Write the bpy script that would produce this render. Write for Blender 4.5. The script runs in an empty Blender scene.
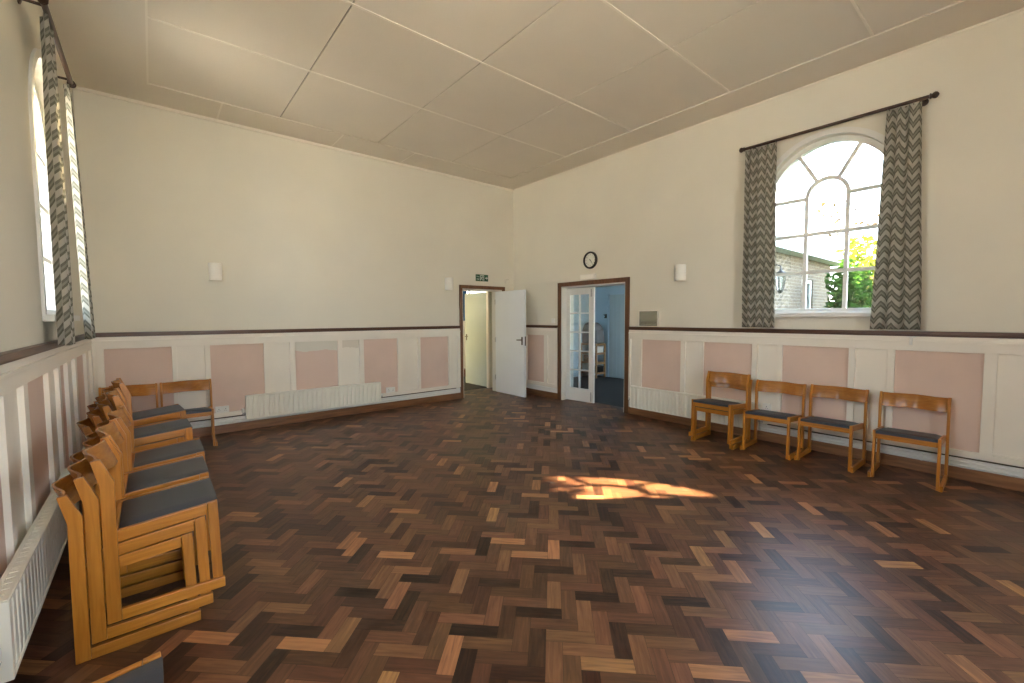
import bpy, bmesh, math, random
from mathutils import Vector, Matrix
from mathutils.geometry import tessellate_polygon
random.seed(7)
scn = bpy.context.scene
COL = scn.collection
PI = math.pi

# ------------------------------------------------------------------ materials
def new_mat(name):
    m = bpy.data.materials.new(name); m.use_nodes = True
    nt = m.node_tree; nt.nodes.clear()
    out = nt.nodes.new('ShaderNodeOutputMaterial')
    return m, nt, out

def N(nt, kind, **kw):
    n = nt.nodes.new(kind)
    for k, v in kw.items():
        if k in n.inputs: n.inputs[k].default_value = v
        else: setattr(n, k, v)
    return n

def paint(name, col, rough=.6, var=.06, scale=3.0, bump=.02, bscale=60., metallic=0., spec=.5):
    m, nt, out = new_mat(name)
    b = N(nt, 'ShaderNodeBsdfPrincipled', Roughness=rough, Metallic=metallic)
    b.inputs['Specular IOR Level'].default_value = spec
    tc = N(nt, 'ShaderNodeTexCoord')
    no = N(nt, 'ShaderNodeTexNoise', Scale=scale, Detail=4.)
    nt.links.new(tc.outputs['Object'], no.inputs['Vector'])
    r = N(nt, 'ShaderNodeValToRGB')
    r.color_ramp.elements[0].position = .3; r.color_ramp.elements[1].position = .7
    r.color_ramp.elements[0].color = tuple(c * (1 - var) for c in col) + (1,)
    r.color_ramp.elements[1].color = tuple(min(1, c * (1 + var)) for c in col) + (1,)
    nt.links.new(no.outputs['Fac'], r.inputs['Fac'])
    nt.links.new(r.outputs['Color'], b.inputs['Base Color'])
    if bump:
        n2 = N(nt, 'ShaderNodeTexNoise', Scale=bscale, Detail=3.)
        nt.links.new(tc.outputs['Object'], n2.inputs['Vector'])
        bp = N(nt, 'ShaderNodeBump', Strength=bump * 5, Distance=.01)
        nt.links.new(n2.outputs['Fac'], bp.inputs['Height'])
        nt.links.new(bp.outputs['Normal'], b.inputs['Normal'])
    nt.links.new(b.outputs[0], out.inputs['Surface'])
    return m

def wood(name, c1, c2, axis, rough=.35, scale=9., stretch=14., spec=.5):
    m, nt, out = new_mat(name)
    b = N(nt, 'ShaderNodeBsdfPrincipled', Roughness=rough)
    b.inputs['Specular IOR Level'].default_value = spec
    tc = N(nt, 'ShaderNodeTexCoord')
    mp = N(nt, 'ShaderNodeMapping')
    s = [scale * stretch / 4] * 3; s['xyz'.index(axis)] = scale / 4
    mp.inputs['Scale'].default_value = s
    no = N(nt, 'ShaderNodeTexNoise', Scale=1.6, Detail=5., Distortion=.6)
    oi = N(nt, 'ShaderNodeObjectInfo')
    add = N(nt, 'ShaderNodeVectorMath', operation='ADD')
    sc = N(nt, 'ShaderNodeVectorMath', operation='SCALE'); sc.inputs['Scale'].default_value = 37.
    cmb = N(nt, 'ShaderNodeCombineXYZ')
    for i in range(3): nt.links.new(oi.outputs['Random'], cmb.inputs[i])
    nt.links.new(cmb.outputs[0], sc.inputs[0])
    nt.links.new(tc.outputs['Object'], mp.inputs['Vector'])
    nt.links.new(mp.outputs[0], add.inputs[0]); nt.links.new(sc.outputs[0], add.inputs[1])
    nt.links.new(add.outputs[0], no.inputs['Vector'])
    r = N(nt, 'ShaderNodeValToRGB')
    r.color_ramp.elements[0].position = .3; r.color_ramp.elements[1].position = .72
    r.color_ramp.elements[0].color = c1 + (1,); r.color_ramp.elements[1].color = c2 + (1,)
    nt.links.new(no.outputs['Fac'], r.inputs['Fac'])
    hs = N(nt, 'ShaderNodeHueSaturation')
    mr = N(nt, 'ShaderNodeMapRange'); mr.inputs['To Min'].default_value = .86; mr.inputs['To Max'].default_value = 1.14
    nt.links.new(oi.outputs['Random'], mr.inputs['Value']); nt.links.new(mr.outputs[0], hs.inputs['Value'])
    nt.links.new(r.outputs['Color'], hs.inputs['Color'])
    nt.links.new(hs.outputs['Color'], b.inputs['Base Color'])
    nt.links.new(b.outputs[0], out.inputs['Surface'])
    return m

def glass_mat(name, tint=(.97, .98, .98), refl=.08, rough=.02):
    m, nt, out = new_mat(name)
    t = N(nt, 'ShaderNodeBsdfTransparent'); t.inputs['Color'].default_value = tint + (1,)
    g = N(nt, 'ShaderNodeBsdfGlossy', Roughness=rough)
    lw = N(nt, 'ShaderNodeLayerWeight', Blend=.25)
    mu = N(nt, 'ShaderNodeMath', operation='MULTIPLY_ADD'); mu.inputs[1].default_value = .5; mu.inputs[2].default_value = refl
    nt.links.new(lw.outputs['Fresnel'], mu.inputs[0])
    mx = N(nt, 'ShaderNodeMixShader')
    nt.links.new(mu.outputs[0], mx.inputs['Fac']); nt.links.new(t.outputs[0], mx.inputs[1]); nt.links.new(g.outputs[0], mx.inputs[2])
    nt.links.new(mx.outputs[0], out.inputs['Surface'])
    return m

def repaired_panel_mat(name, base, patch, zcut):
    """pink panel with a ragged-edged band of filler/undercoat across its top"""
    m, nt, out = new_mat(name)
    b = N(nt, 'ShaderNodeBsdfPrincipled', Roughness=.65)
    tc = N(nt, 'ShaderNodeTexCoord'); sx = N(nt, 'ShaderNodeSeparateXYZ')
    nt.links.new(tc.outputs['Object'], sx.inputs[0])
    no = N(nt, 'ShaderNodeTexNoise', Scale=7., Detail=3.)
    nt.links.new(tc.outputs['Object'], no.inputs['Vector'])
    ma = N(nt, 'ShaderNodeMath', operation='MULTIPLY_ADD'); ma.inputs[1].default_value = .09
    nt.links.new(no.outputs['Fac'], ma.inputs[0]); nt.links.new(sx.outputs['Z'], ma.inputs[2])
    gt = N(nt, 'ShaderNodeMath', operation='GREATER_THAN'); gt.inputs[1].default_value = zcut + .045
    nt.links.new(ma.outputs[0], gt.inputs[0])
    mx = N(nt, 'ShaderNodeMix', data_type='RGBA')
    mx.inputs[6].default_value = base + (1,); mx.inputs[7].default_value = patch + (1,)
    nt.links.new(gt.outputs[0], mx.inputs[0]); nt.links.new(mx.outputs[2], b.inputs['Base Color'])
    nt.links.new(b.outputs[0], out.inputs['Surface'])
    return m

def parquet_mat():
    m, nt, out = new_mat('parquet')
    b = N(nt, 'ShaderNodeBsdfPrincipled'); b.inputs['Specular IOR Level'].default_value = .32
    at = N(nt, 'ShaderNodeAttribute', attribute_name='tone')
    sp = N(nt, 'ShaderNodeSeparateColor'); nt.links.new(at.outputs['Color'], sp.inputs[0])
    ramp = N(nt, 'ShaderNodeValToRGB'); cr = ramp.color_ramp
    stops = [(0., (.026, .0112, .0062)), (.25, (.070, .0295, .0140)), (.55, (.142, .063, .0285)), (.8, (.24, .113, .048)), (1., (.42, .20, .075))]
    cr.elements[0].position, cr.elements[0].color = stops[0][0], stops[0][1] + (1,)
    cr.elements[1].position, cr.elements[1].color = stops[-1][0], stops[-1][1] + (1,)
    for p_, c_ in stops[1:-1]:
        e = cr.elements.new(p_); e.color = c_ + (1,)
    uv = N(nt, 'ShaderNodeUVMap', uv_map='UVMap')
    mp = N(nt, 'ShaderNodeMapping'); mp.inputs['Scale'].default_value = (5., 60., 1.)
    nt.links.new(uv.outputs[0], mp.inputs['Vector'])
    no = N(nt, 'ShaderNodeTexNoise', Scale=1., Detail=4., Distortion=.8); nt.links.new(mp.outputs[0], no.inputs['Vector'])
    ma = N(nt, 'ShaderNodeMath', operation='MULTIPLY_ADD'); ma.inputs[1].default_value = .62
    nt.links.new(no.outputs['Fac'], ma.inputs[0])
    su = N(nt, 'ShaderNodeMath', operation='SUBTRACT'); su.inputs[1].default_value = .31
    nt.links.new(sp.outputs[0], su.inputs[0]); nt.links.new(su.outputs[0], ma.inputs[2])
    nt.links.new(ma.outputs[0], ramp.inputs['Fac'])
    # a few blocks are redder than the rest
    hs = N(nt, 'ShaderNodeHueSaturation')
    mr = N(nt, 'ShaderNodeMapRange'); mr.inputs['To Min'].default_value = .489; mr.inputs['To Max'].default_value = .506
    nt.links.new(sp.outputs[1], mr.inputs['Value']); nt.links.new(mr.outputs[0], hs.inputs['Hue'])
    nt.links.new(ramp.outputs[0], hs.inputs['Color']); nt.links.new(hs.outputs[0], b.inputs['Base Color'])
    tc = N(nt, 'ShaderNodeTexCoord')
    n2 = N(nt, 'ShaderNodeTexNoise', Scale=1.3, Detail=5.); nt.links.new(tc.outputs['Object'], n2.inputs['Vector'])
    r2 = N(nt, 'ShaderNodeMapRange'); r2.inputs['To Min'].default_value = .29; r2.inputs['To Max'].default_value = .42
    nt.links.new(n2.outputs['Fac'], r2.inputs['Value']); nt.links.new(r2.outputs[0], b.inputs['Roughness'])
    n3 = N(nt, 'ShaderNodeTexNoise', Scale=16., Detail=2.); nt.links.new(tc.outputs['Object'], n3.inputs['Vector'])
    bp = N(nt, 'ShaderNodeBump', Strength=.10, Distance=.01); nt.links.new(n3.outputs['Fac'], bp.inputs['Height'])
    nt.links.new(bp.outputs['Normal'], b.inputs['Normal'])
    nt.links.new(b.outputs[0], out.inputs['Surface'])
    return m

def chevron_mat():
    m, nt, out = new_mat('chevron_cloth')
    uv = N(nt, 'ShaderNodeUVMap', uv_map='UVMap'); sx = N(nt, 'ShaderNodeSeparateXYZ')
    nt.links.new(uv.outputs[0], sx.inputs[0])
    pp = N(nt, 'ShaderNodeMath', operation='PINGPONG'); pp.inputs[1].default_value = .06
    nt.links.new(sx.outputs['X'], pp.inputs[0])
    ma = N(nt, 'ShaderNodeMath', operation='MULTIPLY_ADD'); ma.inputs[1].default_value = -1.15
    nt.links.new(pp.outputs[0], ma.inputs[0]); nt.links.new(sx.outputs['Y'], ma.inputs[2])
    dv = N(nt, 'ShaderNodeMath', operation='DIVIDE'); dv.inputs[1].default_value = .107
    nt.links.new(ma.outputs[0], dv.inputs[0])
    fr = N(nt, 'ShaderNodeMath', operation='FRACT'); nt.links.new(dv.outputs[0], fr.inputs[0])
    rp = N(nt, 'ShaderNodeValToRGB'); rp.color_ramp.interpolation = 'CONSTANT'
    e = rp.color_ramp.elements
    e[0].position = 0; e[0].color = (.56, .53, .45, 1); e[1].position = .44; e[1].color = (.20, .195, .15, 1)
    x = e.new(.62); x.color = (.34, .33, .27, 1); x = e.new(.80); x.color = (.22, .215, .17, 1)
    nt.links.new(fr.outputs[0], rp.inputs['Fac'])
    d = N(nt, 'ShaderNodeBsdfDiffuse', Roughness=.5); t = N(nt, 'ShaderNodeBsdfTranslucent')
    nt.links.new(rp.outputs[0], d.inputs['Color']); nt.links.new(rp.outputs[0], t.inputs['Color'])
    mx = N(nt, 'ShaderNodeMixShader', Fac=.3)
    nt.links.new(d.outputs[0], mx.inputs[1]); nt.links.new(t.outputs[0], mx.inputs[2])
    nt.links.new(mx.outputs[0], out.inputs['Surface'])
    return m

def cloth_mat(name, col, tr=.25):
    m, nt, out = new_mat(name)
    no = N(nt, 'ShaderNodeTexNoise', Scale=300., Detail=2.); tc = N(nt, 'ShaderNodeTexCoord')
    nt.links.new(tc.outputs['Object'], no.inputs['Vector'])
    r = N(nt, 'ShaderNodeValToRGB')
    r.color_ramp.elements[0].color = tuple(c * .8 for c in col) + (1,); r.color_ramp.elements[1].color = tuple(min(1, c * 1.2) for c in col) + (1,)
    nt.links.new(no.outputs['Fac'], r.inputs['Fac'])
    d = N(nt, 'ShaderNodeBsdfDiffuse'); t = N(nt, 'ShaderNodeBsdfTranslucent')
    nt.links.new(r.outputs[0], d.inputs['Color']); nt.links.new(r.outputs[0], t.inputs['Color'])
    mx = N(nt, 'ShaderNodeMixShader', Fac=tr)
    nt.links.new(d.outputs[0], mx.inputs[1]); nt.links.new(t.outputs[0], mx.inputs[2])
    nt.links.new(mx.outputs[0], out.inputs['Surface'])
    return m

def brick_mat():
    m, nt, out = new_mat('yellow_brick')
    b = N(nt, 'ShaderNodeBsdfPrincipled', Roughness=.9)
    tc = N(nt, 'ShaderNodeTexCoord'); sx = N(nt, 'ShaderNodeSeparateXYZ'); cb = N(nt, 'ShaderNodeCombineXYZ')
    nt.links.new(tc.outputs['Object'], sx.inputs[0])
    ad = N(nt, 'ShaderNodeMath', operation='ADD')
    nt.links.new(sx.outputs['X'], ad.inputs[0]); nt.links.new(sx.outputs['Y'], ad.inputs[1])
    nt.links.new(ad.outputs[0], cb.inputs[0]); nt.links.new(sx.outputs['Z'], cb.inputs[1])
    br = N(nt, 'ShaderNodeTexBrick', Scale=1.)
    br.inputs['Color1'].default_value = (.135, .102, .060, 1); br.inputs['Color2'].default_value = (.07, .052, .032, 1)
    br.inputs['Mortar'].default_value = (.20, .175, .135, 1); br.inputs['Mortar Size'].default_value = .008
    br.inputs['Brick Width'].default_value = .225; br.inputs['Row Height'].default_value = .075
    nt.links.new(cb.outputs[0], br.inputs['Vector']); nt.links.new(br.outputs['Color'], b.inputs['Base Color'])
    nt.links.new(b.outputs[0], out.inputs['Surface'])
    return m

def leaf_mat(name, c1, c2, tr=.45):
    m, nt, out = new_mat(name)
    tc = N(nt, 'ShaderNodeTexCoord'); no = N(nt, 'ShaderNodeTexNoise', Scale=4., Detail=2.)
    nt.links.new(tc.outputs['Object'], no.inputs['Vector'])
    r = N(nt, 'ShaderNodeValToRGB'); r.color_ramp.elements[0].position = .35; r.color_ramp.elements[1].position = .65
    r.color_ramp.elements[0].color = c1 + (1,); r.color_ramp.elements[1].color = c2 + (1,)
    nt.links.new(no.outputs['Fac'], r.inputs['Fac'])
    d = N(nt, 'ShaderNodeBsdfDiffuse'); t = N(nt, 'ShaderNodeBsdfTranslucent')
    nt.links.new(r.outputs[0], d.inputs['Color']); nt.links.new(r.outputs[0], t.inputs['Color'])
    mx = N(nt, 'ShaderNodeMixShader', Fac=tr)
    nt.links.new(d.outputs[0], mx.inputs[1]); nt.links.new(t.outputs[0], mx.inputs[2])
    nt.links.new(mx.outputs[0], out.inputs['Surface'])
    return m

PINK = (.72, .545, .45); CREAMP = (.84, .785, .68)
M = dict(
    wall=paint('cream_wall_paint', (.745, .712, .605), .75, .03, 1.2, .012, 90),
    cream=paint('cream_gloss_paint', CREAMP, .45, .03, 2., .008, 70),
    pink=paint('dusty_pink_paint', PINK, .7, .05, 2.2, .015, 80),
    pinkfix=repaired_panel_mat('patched_pink_paint', PINK, (.74, .70, .59), 1.02),
    creamfix=repaired_panel_mat('patched_cream_paint', CREAMP, (.72, .66, .55), 1.04),
    ceil=paint('ceiling_board_paint', (.72, .66, .555), .8, .03, 1., .012, 40),
    batten=paint('ceiling_batten_paint', (.80, .745, .635), .7, .02, 2., 0),
    seam=paint('dark_ceiling_gap', (.10, .08, .06), .9, .02, 2., 0),
    brown=wood('brown_varnished_trim', (.12, .05, .02), (.21, .09, .036), 'z', .35, 7.),
    browns=wood('brown_varnished_rail', (.075, .032, .016), (.135, .058, .026), 'x', .35, 7.),
    browny=wood('brown_varnished_rail_long', (.075, .032, .016), (.135, .058, .026), 'y', .35, 7.),
    skirt=wood('brown_skirting_wood', (.17, .074, .030), (.30, .14, .058), 'x', .4, 7.),
    skirty=wood('brown_skirting_wood_long', (.17, .074, .030), (.30, .14, .058), 'y', .4, 7.),
    white=paint('white_gloss_paint', (.78, .77, .72), .35, .02, 2., .004, 50),
    doorw=paint('white_door_paint', (.86, .90, .915), .35, .02, 2., .004, 40),
    rad=paint('radiator_enamel', (.84, .81, .70), .35, .02, 2., 0),
    plast=paint('white_plastic', (.80, .78, .72), .4, .01, 2., 0),
    lamp=paint('white_lamp_shade', (.88, .86, .79), .5, .02, 2., 0),
    beechx=wood('beech_x', (.37, .130, .012), (.52, .208, .027), 'x', .32),
    beechy=wood('beech_y', (.37, .130, .012), (.52, .208, .027), 'y', .32),
    beechz=wood('beech_z', (.37, .130, .012), (.52, .208, .027), 'z', .32),
    ply=wood('curved_beech_ply', (.30, .110, .018), (.43, .172, .033), 'x', .27),
    vinyl=paint('slate_blue_vinyl', (.036, .046, .064), .42, .12, 6., .02, 220),
    black=paint('black_metal', (.018, .016, .014), .4, .05, 5., 0),
    pole=wood('dark_wood_pole', (.030, .014, .008), (.06, .027, .014), 'y', .35, 6.),
    steel=paint('satin_steel', (.45, .44, .42), .3, .03, 5., 0, metallic=1.),
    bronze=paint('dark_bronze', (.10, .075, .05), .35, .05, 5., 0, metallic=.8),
    green=paint('sign_green', (.012, .085, .035), .45, .02, 4., 0),
    signw=paint('sign_white', (.80, .82, .78), .45, .01, 4., 0),
    face=paint('clock_face_white', (.80, .80, .72), .4, .01, 4., 0),
    glass=glass_mat('window_glass'),
    dglass=glass_mat('door_glass', (.90, .93, .91), .12, .05),
    chev=chevron_mat(),
    blue=cloth_mat('blue_curtain_cloth', (.03, .10, .24), .3),
    grey=cloth_mat('grey_dust_cover', (.20, .20, .20), .05),
    carpet=paint('dark_olive_carpet', (.045, .04, .028), .95, .2, 60., .05, 200),
    dvinyl=paint('dark_side_room_floor', (.014, .010, .009), .55, .2, 3., .02, 40),
    lobby=paint('lobby_wall_paint', (.68, .65, .53), .7, .03, 2., 0),
    ldoor=paint('grey_green_door_paint', (.40, .46, .42), .5, .03, 2., 0),
    sidew=paint('pale_blue_wall_paint', (.50, .64, .77), .7, .03, 2., 0),
    sided=paint('blue_grey_door_paint', (.46, .56, .62), .5, .03, 2., 0),
    rackw=wood('rack_pine', (.30, .16, .07), (.45, .27, .13), 'y', .5),
    brick=brick_mat(),
    roof=paint('roof_felt', (.16, .15, .14), .9, .1, 5., .03, 30),
    fascia=paint('grey_fascia_paint', (.40, .42, .40), .6, .04, 3., 0),
    lawn=paint('lawn_grass', (.045, .07, .02), .95, .3, 3., .05, 40),
    ground=paint('pale_paving', (.66, .63, .57), .9, .12, 3., .03, 40),
    bark=wood('bark', (.05, .035, .022), (.12, .085, .055), 'z', .9, 8., 6.),
    leafd=leaf_mat('green_leaves', (.02, .06, .009), (.055, .125, .02)),
    leafy=leaf_mat('yellow_green_leaves', (.11, .145, .013), (.23, .25, .033)),
    leafo=leaf_mat('sparse_brown_leaves', (.05, .03, .015), (.10, .07, .03)),
    mirror=paint('smoky_mirror_silver', (.36, .37, .33), .08, .01, 2., 0, metallic=1.),
    parquet=parquet_mat(),
    subfloor=paint('dark_floor_joint', (.012, .007, .005), .7, .05, 5., 0),
)

# ------------------------------------------------------------------ mesh helpers
class MB:
    def __init__(self): self.bm = bmesh.new()
    def box(self, lo, hi, mat=None):
        lo, hi = [min(a, b) for a, b in zip(lo, hi)], [max(a, b) for a, b in zip(lo, hi)]
        vs = [self.bm.verts.new((x, y, z)) for x in (lo[0], hi[0]) for y in (lo[1], hi[1]) for z in (lo[2], hi[2])]
        for f in ((0, 1, 3, 2), (4, 6, 7, 5), (0, 4, 5, 1), (2, 3, 7, 6), (0, 2, 6, 4), (1, 5, 7, 3)):
            self.bm.faces.new([vs[i] for i in f])
        if mat is not None: bmesh.ops.transform(self.bm, matrix=mat, verts=vs)
        return vs
    def prism(self, pts, vec):
        """3-D polygon swept along vec"""
        vec = Vector(vec)
        a = [self.bm.verts.new(p) for p in pts]; b = [self.bm.verts.new(Vector(p) + vec) for p in pts]
        self.bm.faces.new(a); self.bm.faces.new(b[::-1])
        n = len(pts)
        for i in range(n):
            self.bm.faces.new((a[i], b[i], b[(i + 1) % n], a[(i + 1) % n]))
        return a + b
    def tube(self, path, r, n=10, cap=True):
        path = [Vector(p) for p in path]; rings = []
        for i, p in enumerate(path):
            t = (path[min(i + 1, len(path) - 1)] - path[max(i - 1, 0)]).normalized()
            u = t.orthogonal().normalized() if i == 0 else (pu - t * pu.dot(t)).normalized()
            pu = u; v = t.cross(u)
            rr = r[i] if isinstance(r, (list, tuple)) else r
            rings.append([self.bm.verts.new(p + (u * math.cos(2 * PI * k / n) + v * math.sin(2 * PI * k / n)) * rr) for k in range(n)])
        for a, b in zip(rings, rings[1:]):
            for k in range(n): self.bm.faces.new((a[k], a[(k + 1) % n], b[(k + 1) % n], b[k]))
        if cap:
            self.bm.faces.new(rings[0][::-1]); self.bm.faces.new(rings[-1])
    def lathe(self, prof, origin, axis, n=32):
        """prof: list of (radius, distance along axis)"""
        ax = Vector(axis).normalized(); u = ax.orthogonal().normalized(); v = ax.cross(u); o = Vector(origin)
        rings = []
        for r, d in prof:
            if r < 1e-6: rings.append([self.bm.verts.new(o + ax * d)])
            else: rings.append([self.bm.verts.new(o + ax * d + (u * math.cos(2 * PI * k / n) + v * math.sin(2 * PI * k / n)) * r) for k in range(n)])
        for a, b in zip(rings, rings[1:]):
            for k in range(n):
                q = (k + 1) % n
                if len(a) == 1 and len(b) == 1: break
                if len(a) == 1: self.bm.faces.new((a[0], b[q], b[k]))
                elif len(b) == 1: self.bm.faces.new((a[k], a[q], b[0]))
                else: self.bm.faces.new((a[k], a[q], b[q], b[k]))
        for e in (rings[0], rings[-1]):
            if len(e) > 1: self.bm.faces.new(e)
    def holed(self, outer, holes, fn, d0, d1):
        """flat slab with holes: 2-D loops, fn(s, t, d) -> 3-D, between depths d0 and d1"""
        loops = [outer] + holes
        flat = [p for l in loops for p in l]
        tris = tessellate_polygon([[Vector((p[0], p[1], 0)) for p in l] for l in loops])
        A = [self.bm.verts.new(fn(p[0], p[1], d0)) for p in flat]; B = [self.bm.verts.new(fn(p[0], p[1], d1)) for p in flat]
        for t in tris:
            try: self.bm.faces.new([A[i] for i in t]); self.bm.faces.new([B[i] for i in reversed(t)])
            except ValueError: pass
        k = 0
        for l in loops:
            n = len(l)
            for i in range(n):
                self.bm.faces.new((A[k + i], A[k + (i + 1) % n], B[k + (i + 1) % n], B[k + i]))
            k += n
    def build(self, name, mat, parent=None, bevel=0, smooth=False, seg=2):
        bm = self.bm
        bmesh.ops.recalc_face_normals(bm, faces=bm.faces[:])
        if bevel:
            es = [e for e in bm.edges if len(e.link_faces) == 2 and e.calc_face_angle(0) > .5]
            bmesh.ops.bevel(bm, geom=es, offset=bevel, segments=seg, profile=.6, affect='EDGES', clamp_overlap=True)
        me = bpy.data.meshes.new(name); bm.to_mesh(me); bm.free()
        me.materials.append(mat)
        if smooth:
            for p in me.polygons: p.use_smooth = True
            try: me.set_sharp_from_angle(angle=math.radians(40))
            except Exception: pass
        o = bpy.data.objects.new(name, me); COL.objects.link(o)
        if parent is not None: o.parent = parent
        return o

def tag(o, label, cat, group=None, kind=None):
    o['label'] = label; o['category'] = cat
    if group: o['group'] = group
    if kind: o['kind'] = kind
    return o
def thing(name, label, cat, loc=(0, 0, 0), rz=0, group=None, kind=None):
    o = bpy.data.objects.new(name, None); COL.objects.link(o)
    o.location = loc; o.rotation_euler = (0, 0, rz); o.empty_display_size = .1
    return tag(o, label, cat, group, kind)
def copy_tree(root):
    r = root.copy(); COL.objects.link(r)
    def rec(src, dst):
        for ch in list(src.children):
            if ch.name.startswith('__'): continue
            c = ch.copy(); COL.objects.link(c); c.parent = dst; rec(ch, c)
    kids = list(root.children)
    for ch in kids:
        c = ch.copy(); COL.objects.link(c); c.parent = r; rec(ch, c)
    return r
def text_mesh(name, body, size, mat, mtx, parent, ext=.0008, align='CENTER'):
    cu = bpy.data.curves.new(name, 'FONT'); cu.body = body; cu.size = size; cu.extrude = ext
    cu.align_x = align; cu.align_y = 'CENTER'
    o = bpy.data.objects.new(name + '_curve', cu); COL.objects.link(o)
    bpy.context.view_layer.update()
    me = bpy.data.meshes.new_from_object(o.evaluated_get(bpy.context.evaluated_depsgraph_get()))
    bpy.data.objects.remove(o); bpy.data.curves.remove(cu)
    me.name = name; me.transform(mtx); me.materials.clear(); me.materials.append(mat)
    n = bpy.data.objects.new(name, me); COL.objects.link(n); n.parent = parent
    return n

# ------------------------------------------------------------------ room numbers (metres)
XL = -6.195            # left wall face; right wall face x = 0; back wall face y = 0
YF = -9.8              # wall behind the camera
H = 4.02; T = .30
fB = lambda s, z, d: Vector((s, -d, z))           # back wall:  s = x, d = out into the room
fR = lambda s, z, d: Vector((-d, s, z))           # right wall: s = y
fL = lambda s, z, d: Vector((XL + d, s, z))       # left wall:  s = y
fF = lambda s, z, d: Vector((s, YF + d, z))       # front wall: s = x
def wbox(mb, f, s0, s1, z0, z1, d0, d1):
    a, b = f(s0, z0, d0), f(s1, z1, d1); return mb.box(a, b)

def arch(c, r, zs, z0, n=28):
    """arched outline: centre c, radius r, springing zs, foot z0"""
    return [(c + r, z0)] + [(c + r * math.cos(PI * k / n), zs + r * math.sin(PI * k / n)) for k in range(n + 1)] + [(c - r, z0)]
ZS, ZSILL, RO = 2.81, 1.53, .61
R_WIN = [-5.235, -8.2]; L_WIN = [-1.88, -5.2]
D1 = (-1.235, -.30, 2.03)     # doorway in the back wall
D2 = (-2.70, -1.33, 2.03)     # doorway in the right wall

# ------------------------------------------------------------------ shell
mb = MB(); mb.holed([(XL - T, 0), (D1[0], 0), (D1[0], D1[2]), (D1[1], D1[2]), (D1[1], 0), (T, 0), (T, H + .1), (XL - T, H + .1)], [], fB, 0, -T)
tag(mb.build('wall_back', M['wall']), 'cream back wall with the open plain door at its right end', 'wall', kind='structure')
mb = MB(); mb.holed([(YF, 0), (D2[0], 0), (D2[0], D2[2]), (D2[1], D2[2]), (D2[1], 0), (0, 0), (0, H + .1), (YF, H + .1)],
                    [arch(c, RO, ZS, ZSILL) for c in R_WIN], fR, 0, -T)
tag(mb.build('wall_right', M['wall']), 'cream right wall with the arched window and the glazed double door', 'wall', kind='structure')
mb = MB(); mb.holed([(YF, 0), (0, 0), (0, H + .1), (YF, H + .1)], [arch(c, RO, ZS, ZSILL) for c in L_WIN], fL, 0, -T)
tag(mb.build('wall_left', M['wall']), 'cream left wall behind the stacked chairs', 'wall', kind='structure')
FW = [(-5.6, -4.0)]  # unseen opening added behind the camera to let in more daylight
mb = MB(); mb.holed([(XL - T, 0), (T, 0), (T, H + .1), (XL - T, H + .1)], [[(a, .35), (b, .35), (b, 3.7), (a, 3.7)] for a, b in FW], fF, 0, -T)
tag(mb.build('wall_front', M['wall']), 'cream wall behind the camera with an added window for daylight', 'wall', kind='structure')

# ceiling: boards, open dark seams one way, cover battens the other
XS = [-5.57, -4.285, -3.01, -1.765, -.50]; YS = [-.55, -1.885, -3.12, -4.43, -5.70, -6.98, -8.25, -9.5]
mb = MB(); g = .006
mb.holed([(XL, YF), (0, YF), (0, 0), (XL, 0)], [[(XS[0], YS[-1]), (XS[-1], YS[-1]), (XS[-1], YS[0]), (XS[0], YS[0])]], lambda s, t, d: Vector((s, t, H + d)), 0, .02)
for x0, x1 in zip(XS, XS[1:]):
    mb.box((x0 + (g if x0 != XS[0] else .002), YS[-1] + .002, H + .012), (x1 - (g if x1 != XS[-1] else .002), YS[0] - .002, H + .03))
ceil = tag(mb.build('ceiling', M['ceil'], bevel=0), 'flat cream board ceiling in large square panels', 'ceiling', kind='structure')
mb = MB(); mb.box((XL - T, YF - T, H + .035), (T, T, H + .1)); mb.build('ceiling_void', M['seam'], ceil)
mb = MB()
for y in YS[1:-1]: mb.box((XS[0], y - .011, H + .005), (XS[-1], y + .011, H + .0125))
for x in (XS[0],): mb.box((x - .008, YS[-1], H - .004), (x + .008, YS[0], H + .012))
for x in (-3.5, -2.42, -4.9): mb.box((x - .01, YS[0], H - .003), (x + .01, 0, H + .001))
mb.build('cover_batten', M['batten'], ceil)
# small cornice bead where the ceiling meets the walls
mb = MB()
wbox(mb, fB, XL, 0, H - .035, H, 0, .022); wbox(mb, fR, YF, 0, H - .012, H, 0, .012); wbox(mb, fL, YF, 0, H - .035, H, 0, .022)
tag(mb.build('trim_1', M['batten']), 'thin painted bead along the top of the walls', 'cornice', kind='structure')

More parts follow.
